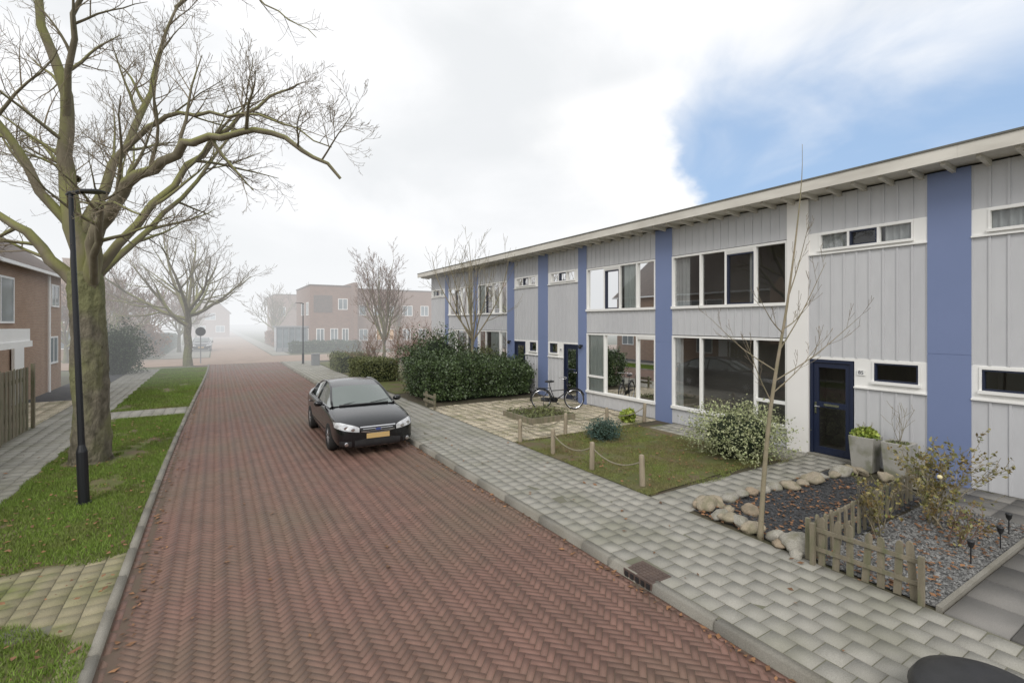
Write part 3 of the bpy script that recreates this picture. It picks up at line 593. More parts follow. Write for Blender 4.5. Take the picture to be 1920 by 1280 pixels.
def gable_house(x0,x1,y0,y1,eave,ridge,label,brick='brickL',wins=(),grp=None,chim=True):
    e=thing('brick_house',((x0+x1)/2,(y0+y1)/2,0),label,'house',grp); b=MB(); xm=(x0+x1)/2
    b.box(x0,y0,0,x1,y1,eave)
    for y in (y0,y1): b.add([(x0,y,eave),(x1,y,eave),(xm,y,ridge-.1)],[(0,1,2)])
    b.make('wall',M[brick],e); r=MB(); o=.3; dz=(ridge-eave)/(x1-xm)*o
    for sx,xa in ((1,x1+o),(-1,x0-o)):
        r.add([(xa,y0-.2,eave-dz),(xa,y1+.2,eave-dz),(xm,y1+.2,ridge),(xm,y0-.2,ridge),(xa,y0-.2,eave-dz+.14),(xa,y1+.2,eave-dz+.14),(xm,y1+.2,ridge+.14),(xm,y0-.2,ridge+.14)],[(0,1,2,3),(4,5,6,7),(0,1,5,4),(1,2,6,5),(0,3,7,4),(2,3,7,6)])
    RO=r.make('roof',M['tile'],e); t=MB(); t.box(x1+o,y0-.2,eave-dz+.0,x1+o+.09,y1+.2,eave-dz+.11); t.make('gutter',M['white'],RO)
    t=MB(); t.tube([(x1+o+.02,y1+.21,eave-dz+.08),(xm,y1+.21,ridge+.08)],.07,4); t.make('verge_board',M['white'],RO)
    if chim: c=MB(); c.box(xm-.35,y1-1.2,ridge-.3,xm+.35,y1-.6,ridge+.9); c.box(xm-.4,y1-1.25,ridge+.9,xm+.4,y1-.55,ridge+1.0); c.make('chimney',M[brick],RO)
    for w in wins: facewin(e,*w)
    return e
h=gable_house(-14.5,-6.15,17.0,30.2,5.2,8.4,'brown brick house with tiled roof and white porch',wins=[('x',-6.15,20.2,24.0,2.98,4.6,2,'winfar',1),('x',-6.15,28.3,29.6,1.2,2.4,1,'winfar',1),('x',-6.15,28.6,29.8,3.7,4.7,1,'winfar',1)])
b=MB(); b.box(-6.15,17.2,2.2,-5.3,22.5,2.4); b.box(-6.15,17.25,2.4,-5.35,22.45,2.8); b.make('porch_roof',M['white'],h)
b=MB(); 
for i in range(12): b.box(-6.14,18.2+i*.19,.1,-6.06,18.38+i*.19,2.05)
b.make('garage_door',M['white'],h); b=MB(); b.tube([(-6.05,27.9,.05),(-6.05,27.9,5.0)],.05,8); b.make('downpipe',M['white'],h)
facewin(h,'x',-6.15,21,22.3,.9,2.0,1,'winfar',1)
b=MB(); b.box(-6.1,23.6,.1,-6.02,24.6,2.15); b.make('door',M['white'],h)
for i,(y,l) in enumerate(((51,'faint brick house in the mist beside the street'),(62,'faint brick house in the mist beside the street'),(74,'faint brick house in the mist beside the street'))):
    gable_house(-15,-7.6,y,y+8,5.0,7.8,l,wins=[('x',-7.6,y+1,y+3,1,2.3,1,'winfar',1),('x',-7.6,y+4.5,y+6.5,1,2.3,1,'winfar',1),('x',-7.6,y+1,y+3,3.6,4.8,1,'winfar',1),('y',y,-14,-12,3,4.4,1),('y',y,-11,-9,3,4.4,1),('y',y,-11,-9,.9,2.4,1)],grp='brick houses along the misty street')
gable_house(-4.5,2.5,118,127,5.2,8.6,'faint gabled house closing the misty street end',brick='brickR',wins=[('y',118,-3.5,-1.8,1,2.4,1),('y',118,0,1.6,1,2.4,1),('y',118,-2,0,3.6,5,1)],grp='brick houses along the misty street')
def flat_building(x0,x1,y0,y1,h,label,wy=(),wx=(),name='brick_building'):
    e=thing(name,((x0+x1)/2,(y0+y1)/2,0),label,'building'); b=MB(); b.box(x0,y0,0,x1,y1,h); b.make('wall',M['brickR'],e); b=MB()
    b.box(x0-.06,y0-.06,h,x1+.06,y1+.06,h+.12); b.make('roof_coping',M['tile'],e)
    for w in wy: facewin(e,'y',y0,*w)
    for w in wx: facewin(e,'x',x0,*w)
    return e
e=flat_building(8.4,12.6,54,64,6.9,'misty red brick flat-roofed block with tall windows',[(9,9.8,1,2.4),(10.4,11.2,1,2.4),(11.6,12.3,1,2.4),(11.2,12.2,4.4,5.6)],[(55,56.5,.9,2.4),(58,60,3.8,5.2),(55,56.5,3.8,5.2)])
b=MB(); b.box(12.55,52.8,0,12.95,60,7.3); b.make('chimney_wall',M['brickR'],e)
b=MB(); b.box(8.75,53.95,4.1,10.6,54.0,5.9); b.make('brick_recess',M['tile'],e)
e=flat_building(12.96,24,54.8,64,6.7,'misty red brick flat-roofed houses with small windows',[(13.6,14.6,1,2.3,1),(15.5,16.2,1,2.3,0,'litwin'),(17,17.6,1,2.3,0,'litwin'),(18.6,19.6,1,2.3,1),(20.5,21.5,1,2.3,1),(13.6,14.4,3.8,5,0),(15.2,16,3.8,5,0),(17,17.6,3.8,5,0),(18.6,19.8,3.8,5,1),(20.8,21.8,3.8,5,1)])
e=thing('conservatory',(7,56,0),'glazed conservatory beside the brick block','conservatory'); b=MB()
for i in range(6): b.box(5.3+i*.58,55,0,5.37+i*.58,55.08,2.5)
b.box(5.2,54.95,2.5,8.4,58,2.66); b.box(5.3,55,0,8.3,55.06,.4); b.make('frame',M['galv'],e); b=MB(); b.box(5.38,55.1,.05,8.3,57.9,2.49); b.make('glass',M['winfar'],e)
flat_building(7.5,13,80,92,7.2,'faint brick block dissolving in the mist',[(8,9,1,2.4),(10,11,1,2.4),(8,9,4,5.4),(10.5,11.5,4,5.4)],[(82,84,4,5.4),(86,88,4,5.4)])
# ---------------------------------------------------------------- hedges, shrubs
hedge('ivy_hedge',6.5,11.1,16.3,19.3,1.6,G,M['hedge'],36000,.08,'dense dark green ivy hedge beside the pavement',amp=.2,h2=1.2,depth=.25,rnd=.12,fr=2.6)
bush('round_shrub',8.4,20.0,G,1.5,1.3,2.4,M['hedge'],9000,.09,'rounded dark green shrub rising above the hedge',amp=.18)
bush('round_shrub',10.3,19.6,G,1.0,1.1,1.75,M['hedge2'],5000,.08,'smaller rounded olive green shrub behind the hedge',amp=.18)
hedge('clipped_hedge',5.95,7.9,23.7,26.3,1.05,G,M['hedge2'],10000,.075,'low clipped yellow-green box hedge block',group='clipped box hedges',amp=.05)
hedge('clipped_hedge',6.1,8.0,29.2,32,1.0,G,M['hedge2'],6000,.09,'low clipped yellow-green box hedge block',group='clipped box hedges',amp=.05)
hedge('clipped_hedge',6.2,13,51.5,52.5,1.1,0,M['darkgreen'],7000,.14,'long dark hedge before the brick block')
hedge('clipped_hedge',6.1,7.6,62,78,1.8,0,M['redleaf'],8000,.22,'long russet beech hedge along the misty street')
hedge('clipped_hedge',-6,-4.2,57,75,1.6,0,M['darkgreen'],8000,.22,'long dark hedge along the misty street')
bush('round_shrub',-5.6,52,0,1.7,1.5,2.8,M['redleaf'],5000,.18,'rounded russet shrub in the mist',amp=.2)
bush('round_shrub',-7.4,49.3,0,1.5,1.2,2.0,M['darkgreen'],5000,.18,'rounded dark shrub in the mist',amp=.2)
bush('round_shrub',-4.9,36.0,GL,1.35,1.4,2.7,M['darkgreen'],11000,.1,'big dark green evergreen shrub by the driveway',amp=.2)
hedge('clipped_hedge',-9,-5.2,49.8,50.8,1.3,0,M['redleaf'],5000,.14,'russet hedge across the junction')
bush('euonymus_shrub',9.75,6.45,G,.95,.9,1.05,M['varieg'],9000,.05,'rounded cream variegated shrub against the house front',amp=.2,f=6)
bush('dwarf_conifer',8.3,9.15,G,.4,.4,.45,M['bluefir'],4500,.035,'small blue-green dwarf conifer on the lawn',amp=.22,f=9)
twiggy('bare_shrub',8.2,22.4,G,2.6,26,'tangled reddish bare shrub with berries by the hedge',31,leaf='redleaf',ln=900,lsize=.06)
twiggy('bare_shrub',7.5,27.8,G,2.4,22,'tangled reddish bare shrub behind clipped hedge',32,leaf='rleaf',ln=500,lsize=.06)
twiggy('bare_shrub',9.5,26.5,G,3.0,22,'tall tangled reddish bare shrub near end house',33,leaf='redleaf',ln=700,lsize=.06)
twiggy('rose_bush',8.85,2.75,G,1.1,13,'thorny rose bush with yellow-green leaves by the fence',34,twig='young',leaf='rleaf',ln=1500,lsize=.055,cat='rose bush',k=[0,6,3],spread=.65)
twiggy('rose_bush',7.7,3.1,G,.75,7,'straggly rose bush with pale blooms at the fence',35,twig='young',leaf='rleaf',ln=400,lsize=.05,cat='rose bush',k=[0,4,2])
twiggy('rose_bush',8.3,2.35,G,.5,6,'small straggly rose bush in the gravel',36,twig='twigred',leaf='rleaf',ln=240,lsize=.045,cat='rose bush',k=[0,4,2])
b=MB()
b.lathe((8.5,2.6,.85),[(.008,0),(.03,.015),(.032,.04),(.018,.055)],8)
b.make('rose_bloom',M['rose'],bpy.data.objects['rose_bush'],smooth=True)
bush('grass_tuft',10.35,10.35,G,.22,.22,.35,M['yleaf'],350,.12,'small tuft of green leaves by rope post',cat='plant')
e=thing('planting_box',(8.5,12.4,G),'low square timber-edged bed with ivy in patio','planter'); b=MB()
x0,x1,y0,y1=7.7,9.3,11.5,13.1
b.box(x0,y0,G,x1,y0+.07,G+.16);b.box(x0,y1-.07,G,x1,y1,G+.16);b.box(x0,y0+.07,G,x0+.07,y1-.07,G+.16);b.box(x1-.07,y0+.07,G,x1,y1-.07,G+.16); b.make('edging',M['wood'],e)
b=MB(); b.box(x0+.07,y0+.07,G,x1-.07,y1-.07,G+.1); b.make('soil',M['soil'],e)
P=np.stack([np.random.uniform(x0,x1,900),np.random.uniform(y0,y1,900),G+.1+np.abs(np.random.normal(0,.07,900))],1); leafmesh('ivy',P,.075,M['hedge2'],e)
# ---------------------------------------------------------------- rope posts
rp=MB(); rp.lathe((0,0,0),[(.05,0),(.05,.5),(.044,.54),(.02,.555)],14); pos=[(6.5,6.15),(6.37,7.36),(6.4,8.7),(6.35,9.98),(7.8,10.06),(9.3,10.1),(10.75,10.1)]
first=None
for i,(x,y) in enumerate(pos):
    if first is None: first=rp.make('wooden_post',M['woodpost'],None,smooth=False); o=first; 
    else: o=first.copy(); col.objects.link(o)
    o.location=(x,y,G); o.rotation_euler=(R.gauss(0,.03),R.gauss(0,.03),R.random()*3); tag(o,'round pale wooden post at the lawn edge','post','wooden posts carrying the rope')
for a,c in zip(pos[:-1],pos[1:]):
    A_=Vector((a[0],a[1],G+.44));B_=Vector((c[0],c[1],G+.44)); sg=R.uniform(.12,.2); p=[A_.lerp(B_,t/12)-UP*(sg*(1-((t/12)*2-1)**2)) for t in range(13)]
    b=MB(); b.tube([q-A_ for q in p],.013,7); o=b.make('rope',M['rope']); o.location=A_; o.data.polygons.foreach_set('use_smooth',[True]*len(o.data.polygons)); tag(o,'sagging thick rope slung between two wooden posts','rope','ropes between the posts')
# ---------------------------------------------------------------- picket fence
def pickets(x0,y0,x1,y1,n,label,seed,hh=.58):
    rg=random.Random(seed); e=thing('picket_fence',((x0+x1)/2,(y0+y1)/2,G),label,'fence','low picket fences'); dx,dy=x1-x0,y1-y0; an=math.atan2(dy,dx)
    L=math.hypot(dx,dy); nx,ny=-dy/L,dx/L
    for z in (.17,.4):
        b=MB(); b.obox(((x0+x1)/2+nx*.025,(y0+y1)/2+ny*.025,G+z),(L,.022,.045),an); b.make('rail',M['wood'],e)
    for i in range(n):
        t=(i+.5)/n; x=x0+dx*t;y=y0+dy*t; w=.034; h=hh+rg.gauss(0,.02); b=MB(); tl=rg.gauss(0,.05); ca,sa=math.cos(an),math.sin(an)
        prof=[(-w,0),(w,0),(w,h-.05),(w*.7,h-.015),(0,h),(-w*.7,h-.015),(-w,h-.05)]; vs=[]
        for th in (-.012,.011):
            for u,z in prof: uu=u+z*tl; vs.append((x+uu*ca+nx*th,y+uu*sa+ny*th,G+z))
        k=len(prof); b.add(vs,[tuple(range(k)),tuple(range(2*k-1,k-1,-1))]+[(j,(j+1)%k,k+(j+1)%k,k+j) for j in range(k)]); b.make('picket',M['wood'],e)
    for x,y in ((x0,y0),(x1,y1)): b=MB(); b.obox((x+nx*.065,y+ny*.065,G),(.05,.05,.5),an); b.make('post',M['wood'],e)
pickets(6.27,2.05,6.2,3.08,7,'low weathered picket fence along the pavement',1)
pickets(6.25,3.12,9.8,3.34,17,'low weathered picket fence dividing two gardens',2,.5)
e=thing('board_fence',(-4.45,13.5,GL),'tall weathered vertical board fence beside the pavement','fence'); b=MB(); y=8.5;i=0
while y<18.5:
    b.box(-4.46+(.02 if i%2 else 0),y,GL,-4.44+(.02 if i%2 else 0),y+.115,1.78+R.gauss(0,.008)); y+=.13;i+=1
b.make('boards',M['wood'],e)
for y in (8.5,11,13.5,16,18.55): b=MB(); b.box(-4.41,y,GL,-4.33,y+.08,1.86); b.make('post',M['wood'],e)
for z in (.5,1.4): b=MB(); b.box(-4.52,8.5,z,-4.465,18.5,z+.1); b.make('rail',M['wood'],e)
e=thing('timber_barrier',(6.3,15.6,G),'short low timber barrier beside the ivy hedge','barrier')
for y in (15.2,15.95): b=MB(); b.box(6.25,y,G,6.32,y+.07,.52+G); b.make('post',M['wood'],e)
for z in (.27,.45): b=MB(); b.box(6.215,15.1,z,6.249,16.1,z+.09); b.make('rail',M['wood'],e)
# ---------------------------------------------------------------- rocks
vars_=[]
for s in range(6):
    bm=bmesh.new(); bmesh.ops.create_icosphere(bm,subdivisions=3,radius=1)
    for v in bm.verts:
        n=noise.noise(v.co*.9+Vector((s*7,0,0)))*.42+noise.noise(v.co*2.3+Vector((s*3,5,0)))*.16; v.co*=(1+n); v.co.z*=.72
    me=bpy.data.meshes.new('boulder'); bm.to_mesh(me); bm.free(); me.polygons.foreach_set('use_smooth',[True]*len(me.polygons)); vars_.append(me)
rows=[]
def rowp(x0,y0,x1,y1,n,s0,s1):
    for i in range(n): t=i/(n-1); rows.append((x0+(x1-x0)*t+R.gauss(0,.04),y0+(y1-y0)*t+R.gauss(0,.04),R.uniform(s0,s1)))
rowp(6.5,4.95,10.5,4.6,14,.1,.16); rowp(6.42,4.6,6.38,3.7,5,.1,.16); rowp(6.75,4.65,6.95,4.35,2,.1,.13); rowp(10.55,4.4,10.5,3.6,3,.11,.15); rowp(6.3,3.6,6.2,3.3,2,.07,.09)
rows+=[(6.38,3.36,.19),(6.55,4.88,.17)]
for i,(x,y,s) in enumerate(rows):
    me=vars_[i%6].copy(); mk=('rock','rock2','rock3','rock','rock2')[R.randrange(5)]; me.materials.append(M[mk]); o=bpy.data.objects.new('boulder',me); col.objects.link(o); o.location=(x,y,G+s*.42); o.scale=(s*R.uniform(.85,1.3),s,s*R.uniform(.75,1)); o.rotation_euler=(R.gauss(0,.2),R.gauss(0,.2),R.random()*6)
    tag(o,{'rock':'rounded sandy boulder edging the planting bed','rock2':'rounded pale grey boulder edging the planting bed','rock3':'rounded reddish brown boulder edging the planting bed'}[mk],'boulder','boulders edging the planting bed')
# ---------------------------------------------------------------- planters
for k,(x,y,lb) in enumerate(((10.95,4.5,'tall grey concrete planter holding yellow-green shrub'),(10.9,3.93,'tall grey concrete planter with bare twigs'))):
    e=thing('concrete_planter',(x,y,G),lb,'planter','pair of concrete planters'); b=MB(); a,c=.17,.215
    vs=[];H_=.68
    for (w,z) in ((a,0),(c,H_),(c-.035,H_),(c-.05,H_-.06)): vs+=[(x-w,y-w,G+z),(x+w,y-w,G+z),(x+w,y+w,G+z),(x-w,y+w,G+z)]
    fs=[(3,2,1,0),(12,13,14,15)]
    for l in range(3):
        for q in range(4): fs.append((l*4+q,l*4+(q+1)%4,l*4+4+(q+1)%4,l*4+4+q))
    b.add(vs,fs); b.make('pot',M['concrete'],e,bevel=.008)
    n=900 if k==0 else 160; hh=.22 if k==0 else .05
    d=np.random.normal(size=(n,3));d/=np.linalg.norm(d,axis=1)[:,None]; P=d*np.array([.22,.24,hh])*(.5+.5*np.random.rand(n,1)); P[:,2]=np.abs(P[:,2])+G+H_-.04; P[:,0]+=x;P[:,1]+=y; leafmesh('plant',P,.085 if k==0 else .05,M['yleaf' if k==0 else 'hedge2'],e)
    mb=MB(); rg=random.Random(8+k)
    for q in range(5 if k else 6): grow(mb,Vector((x,y,G+H_-.05)),Vector((rg.gauss(0,.3),rg.gauss(0,.3),1)).normalized(),.75 if k else .3,.006,0,1,rg,dict(wob=.15,trop=[.05,.05],k=[0,4],ang=(25,50),len=(.3,.4),rc=[1,.004],rmin=.003,thick=1))
    mb.make('stems',M['young'],e)
for i,(x,y) in enumerate(((8.6,2.02),(7.76,2.08),(9.3,2.1))):
    e=thing('garden_light',(x,y,G),'small black solar light stake in the gravel','garden light','solar lights in the gravel'); b=MB(); b.tube([(x,y,G),(x,y,G+.2)],.007,8); b.make('stake',M['black'],e); b=MB(); b.lathe((x,y,G+.2),[(.012,0),(.03,.03),(.034,.07),(.04,.075),(.03,.095)],14); b.make('lamp_head',M['plastic'],e,smooth=True)
# ---------------------------------------------------------------- street lamps, sign
def lamp(x,y,z,H,arm,lean,label,ad):
    e=thing('street_lamp',(x,y,z),label,'street lamp'); b=MB(); top=Vector((x,y,z+H))+lean
    base=Vector((x,y,z)); m1=base.lerp(top,.17); b.tube([base,base+ (m1-base)*.98,m1,base.lerp(top,.19),top],[.075,.075,.072,.046,.034],14); b.tube([base,base+UP*.03],.1,14); b.make('pole',M['black'],e,smooth=False)
    b=MB(); d=ad.normalized(); b.tube([top-UP*.06-d*.05,top-UP*.02,top+d*.2],[.04,.04,.03],8)
    n=d.cross(UP); vs=[]
    for t,wd,th in ((.12,.05,.03),(arm*.5,.11,.035),(arm*.9,.11,.03),(arm,.07,.015)):
        c=top+d*t-UP*.01
        for s1,s2 in ((-1,0),(1,0),(1,1),(-1,1)): vs.append(c+n*wd*s1+UP*th*s2)
    b.add(vs,[(0,1,2,3),(12,13,14,15)]+[(l*4+k,l*4+(k+1)%4,l*4+4+(k+1)%4,l*4+4+k) for l in range(3) for k in range(4)]); b.make('lamp_head',M['black'],e)
lamp(-1.83,10.37,GL,5.08,.58,RT*-.22,'slim black street lamp standing on the grass verge',RT)
lamp(5.3,37.1,G,4.3,.5,Vector((0,0,0)),'slim black street lamp near the junction',Vector((-1,0,0)))
e=thing('road_sign',(-.95,42.5,0),'round traffic sign seen from behind on pole','sign'); b=MB(); b.tube([(-.95,42.5,0),(-.95,42.5,2.7)],.035,8); b.make('pole',M['galv'],e); b=MB(); b.lathe((-.95,42.46,2.35),[(.33,-.01),(.33,.01)],24,axis='y'); b.make('sign_plate',M['plastic'],e)
e=thing('junction_box',(5.9,35.5,G),'small grey utility cabinet beside the pavement','utility box'); b=MB(); b.box(5.6,35.2,G,6.1,35.6,G+.75); b.box(5.57,35.17,G+.75,6.13,35.63,G+.8); b.make('cabinet',M['galv'],e,bevel=.02)
# ---------------------------------------------------------------- car
def car(loc,rot=0):
    e=thing('parked_car',loc,'glossy black hatchback parked with wheels at the kerb','car',local=True,rot=rot)
    ST=[(-2.40,.28,.56,.62,.50,.62),(-2.375,.2,.73,.67,.66,.675),(-2.27,.17,.85,.725,.78,.75),(-2.05,.17,.905,.795,.825,.83),(-1.75,.17,.92,.85,.84,.895),(-1.35,.17,.925,.9,.85,.95),(-1.0,.17,.925,.92,.855,.975),(-.5,.17,.925,.935,.86,.96),(0,.17,.925,.945,.865,.96),(.7,.17,.925,.955,.865,.97),(1.3,.17,.925,.97,.86,.98),(1.8,.18,.915,.985,.84,1.01),(2.1,.2,.89,.995,.8,1.03),(2.3,.24,.83,.96,.74,1.0),(2.38,.33,.66,.86,.6,.9)]
    b=MB(); n=14
    for (y,zb,hm,zs,hs,zc) in ST:
        half=[(hm*.8,zb),(hm*.965,zb+.07),(hm,zb+(zs-zb)*.45),(hm*.985,zs-.1),(hs+.02,zs-.012),(hs*.78,zs+(zc-zs)*.55)]
        ring=[(0,zb)]+half+[(0,zc)]+[(-x,z) for x,z in reversed(half)]
        for x,z in ring: b.v.append((x,y,z))
    N=len(ST)
    for i in range(N-1):
        for k in range(n): b.f.append((i*n+k,i*n+(k+1)%n,(i+1)*n+(k+1)%n,(i+1)*n+k)); b.m.append(0)
    b.f.append(tuple(range(n))); b.f.append(tuple((N-1)*n+k for k in range(n))); b.m+=[0,0]
    body=b.make('body',M['carpaint'],e,smooth=True)
    sb=body.modifiers.new('s','SUBSURF'); sb.levels=2; sb.render_levels=2
    WP=[(-1.42,-1),(-1.42,1),(1.38,-1),(1.38,1)]; cut=[]
    for y,s in WP:
        c=MB(); c.lathe((s*.98,y,.34),[(.385,-.33),(.385,.33)],40,axis='x'); o=c.make('cut',M['plastic']); cut.append(o); md=body.modifiers.new('b','BOOLEAN'); md.object=o; md.operation='DIFFERENCE'; md.solver='EXACT'
    bpy.context.view_layer.update(); dg=bpy.context.evaluated_depsgraph_get(); ev=body.evaluated_get(dg); me=bpy.data.meshes.new_from_object(ev); body.modifiers.clear(); body.data=me
    for o in cut: bpy.data.objects.remove(o)
    me.polygons.foreach_set('use_smooth',[True]*len(me.polygons))
    bvh=BVHTree.FromPolygons([v.co for v in me.vertices],[p.vertices for p in me.polygons])
    def patch(nm,mat,lo,hi,x0,x1,nx=16,nz=5,off=.006,axis='y',par=e,sgn=1):
        p=MB(); vs=[]
        for i in range(nx+1):
            x=x0+(x1-x0)*i/nx
            for j in range(nz+1):
                z=lo(x)+(hi(x)-lo(x))*j/nz
                if axis=='y': o=Vector((x,-4,z));d=Vector((0,1,0))
                else: o=Vector((sgn*3,x,z));d=Vector((-sgn,0,0))
                hit=bvh.ray_cast(o,d); q=hit[0] if hit[0] is not None else o+d*1.7
                nn=hit[1] if hit[1] is not None else -d
                if nn.dot(d)>0: nn=-nn
                vs.append(q+nn*off)
        p.add(vs,[(i*(nz+1)+j,(i+1)*(nz+1)+j,(i+1)*(nz+1)+j+1,i*(nz+1)+j+1) for i in range(nx) for j in range(nz)]); return p.make(nm,mat,par,smooth=True)
    K=lambda v:(lambda x:v)
    g=patch('grille',M['plastic'],lambda x:.515+.05*(abs(x)/.4)**2,lambda x:.64,-.38,.38)
    for z in (.555,.6,): patch('grille_bar',M['chrome'],K(z),K(z+.01),-.34,.34,nz=1,off=.012,par=g)
    patch('grille_trim',M['chrome'],K(.64),K(.657),-.4,.4,nz=1,off=.012,par=g); patch('grille_trim',M['chrome'],lambda x:.503+.05*(abs(x)/.4)**2,lambda x:.518+.05*(abs(x)/.4)**2,-.38,.38,nz=1,off=.012,par=g)
    patch('lower_grille',M['plastic'],lambda x:.20,lambda x:.385-.1*max(0,abs(x)-.3),-.52,.52,nx=20)
    patch('bumper_line',M['chrome'],K(.205),K(.213),-.5,.5,nx=16,nz=1,off=.01)
    for s in (-1,1):
        a,c=(.42,.885) if s>0 else (-.885,-.42)
        tt=lambda x:max(0,min(1,(abs(x)-.42)/.465))
        f0=lambda x:.545+.09*tt(x)**1.3; f1=lambda x:.64+.125*tt(x)**.7-.03*max(0,tt(x)-.8)/.2
        h=patch('headlight',M['lamp'],f0,f1,a,c,nx=18,nz=6,off=.009)
        for cx,cz,rr in ((.56,.615,.042),(.7,.655,.048)):
            q=bvh.ray_cast(Vector((s*cx,-4,cz)),Vector((0,1,0)))
            if q[0]: l=MB(); l.lathe((q[0].x,q[0].y-.008,q[0].z),[(rr,.01),(rr,-.008),(rr*.7,-.012)],18,axis='y'); l.make('bulb_housing',M['chrome'],h,smooth=False)
        fl=patch('fog_light',M['plastic'],lambda x:.23,lambda x:.37-.05*(.8-abs(x)),*( (.58,.82) if s>0 else (-.82,-.58)),nx=8)
        q=bvh.ray_cast(Vector((s*.69,-4,.295)),Vector((0,1,0)))
        if q[0]: l=MB(); l.lathe((q[0].x,q[0].y-.005,q[0].z),[(.045,.01),(.045,-.01),(.03,-.016)],18,axis='y'); l.make('fog_lens',M['chrome'],fl)
        for y in (-.62,.42,1.35): patch('door_seam',M['plastic'],K(.27),K(.9),y,y+.008,nx=1,nz=10,off=.002,axis='x',sgn=s)
        patch('side_moulding',M['plastic'],K(.4),K(.42),-.95,1.0,nx=12,nz=1,off=.008,axis='x',sgn=s)
        patch('sill',M['plastic'],K(.19),K(.25),-.98,.95,nx=10,nz=1,off=.004,axis='x',sgn=s)
        for y in (.15,1.1): 
            h=MB(); h.tube([(s*.918,y,.8),(s*.955,y+.03,.805),(s*.955,y+.17,.81),(s*.918,y+.2,.81)],.012,6); h.make('door_handle',M['carpaint'],e)
        m=MB(); m.lathe((s*1.0,-.62,.98),[(.02,-.03),(.075,-.015),(.095,.03),(.09,.08),(.05,.1)],14,axis='y',sq=(1.15,.75)); m.tube([(s*.85,-.58,.93),(s*.96,-.56,.96)],.02,6); m.make('wing_mirror',M['carpaint'],e,smooth=True)
        patch('tail_light',M['orange'],K(.7),K(.88),2.05,2.25,nx=4,axis='x',sgn=s)
    q=bvh.ray_cast(Vector((0,-4,.45)),Vector((0,1,0)))[0]; y=q.y-.022
    p=MB(); p.box(-.26,y,.39,.26,y+.04,.50); p.make('number_plate',M['plate'],e,bevel=.004)
    em=MB(); yy=bvh.ray_cast(Vector((0,-4,.59)),Vector((0,1,0)))[0].y; em.lathe((0,yy-.02,.588),[(.075,.01),(.075,-.004)],28,axis='y',sq=(1,.5)); E=em.make('emblem',M['chrome'],e); em=MB(); em.lathe((0,yy-.025,.588),[(.066,.01),(.066,-.003)],28,axis='y',sq=(1,.44)); em.make('emblem_face',M['bluebadge'],E)
    text('Ford',.045,M['chrome'],E,Matrix(((1,0,0,0),(0,0,-1,yy-.029),(0,1,0,.589),(0,0,0,1))),'emblem_lettering')
    S=[(-1.08,.965,.76),(-.8,1.09,.73),(-.5,1.235,.685),(-.22,1.35,.635),(.1,1.43,.605),(.5,1.455,.60),(.9,1.44,.60),(1.2,1.385,.605),(1.55,1.27,.63),(1.85,1.14,.66),(2.08,1.03,.70)]
    nc=8
    def top(i,u): y,z,hw=S[i]; return (u*hw,y+(.10*(1-u*u)*-1 if i<4 else (.06*(1-u*u) if i>6 else 0)),z-.045*u*u*(1 if 0<i<10 else .3))
    def surf(nm,i0,i1,mat):
        p=MB(); vs=[top(i,-1+2*k/nc) for i in range(i0,i1+1) for k in range(nc+1)]; m=i1-i0
        p.add(vs,[(i*(nc+1)+k,i*(nc+1)+k+1,(i+1)*(nc+1)+k+1,(i+1)*(nc+1)+k) for i in range(m) for k in range(nc)]); return p.make(nm,mat,e,smooth=True)
    surf('windscreen',0,3,M['carglass']); surf('roof',3,7,M['carpaint']); surf('rear_window',7,10,M['carglass'])
    for s in (-1,1):
        p=MB(); vs=[];n=len(S)
        for i in range(n):
            x,y,z=top(i,s); bz=.93+.06*max(0,(y+1)/3); bx=.83 if abs(y)<1.2 else .80
            vs+=[(x,y,z),(s*(abs(x)+(bx-abs(x))*.5+.008),y,(z+bz)/2),(s*bx,y,min(bz,z-.005))]
        p.add(vs,[(i*3+k,i*3+3+k,i*3+4+k,i*3+1+k) for i in range(n-1) for k in (0,1)]); p.make('side_window',M['carglass'],e,smooth=True)
        pl=MB(); pl.tube([top(i,s) for i in range(n)],.028,8)
        for i in (5,8):
            x,y,z=top(i,s); pl.tube([(x+s*.004,y,z),(s*(abs(x)*.5+.42),y-.01,(z+.95)/2),(s*.835,y-.03,.95)],.03 if i==5 else .05,6)
        pl.add([(s*.81,1.45,.97),(s*.8,2.08,1.0),top(10,s),top(9,s),top(8,s)],[(0,1,2,3,4)])
        pl.make('window_pillar',M['carpaint'],e,smooth=True)
        cr=MB(); cr.tube([(s*.842,-.95,.94),(s*.85,0,.953),(s*.848,1.2,.975),(s*.82,1.9,1.0)],.008,6); cr.make('chrome_trim',M['chrome'],e)
    for x0 in (-.5,.15): w=MB(); w.tube([(x0,-1.12,.99),(x0+.5,-.98,1.035)],.008,6); w.make('wiper',M['plastic'],e)
    sh=MB(); sh.tube([(-.6,-1.1,.965),(-.3,-1.17,.975),(0,-1.19,.98),(.3,-1.17,.975),(.6,-1.1,.965)],.02,6); sh.make('cowl',M['plastic'],e)
    for y,s in WP:
        t=MB(); t.lathe((s*.82,y,.325),[(.2,-.1),(.3,-.105),(.322,-.08),(.327,0),(.322,.08),(.3,.105),(.2,.1)],36,axis='x'); T=t.make('wheel',M['rubber'],e,smooth=True)
        r=MB(); xo=s*.905; r.lathe((s*.82,y,.325),[(.21,-.09),(.215,s*.09),(.2,s*.085)],32,axis='x')
        for k in range(10):
            a=2*math.pi*k/10; r.tube([(xo+s*.01,y+math.cos(a)*.04,.325+math.sin(a)*.04),(xo,y+math.cos(a+.06)*.2,.325+math.sin(a+.06)*.2)],[.022,.016],6)
        r.lathe((xo,y,.325),[(.05,-.01),(.05,s*.015),(.02,s*.02)],14,axis='x'); r.make('rim',M['rim'],T)
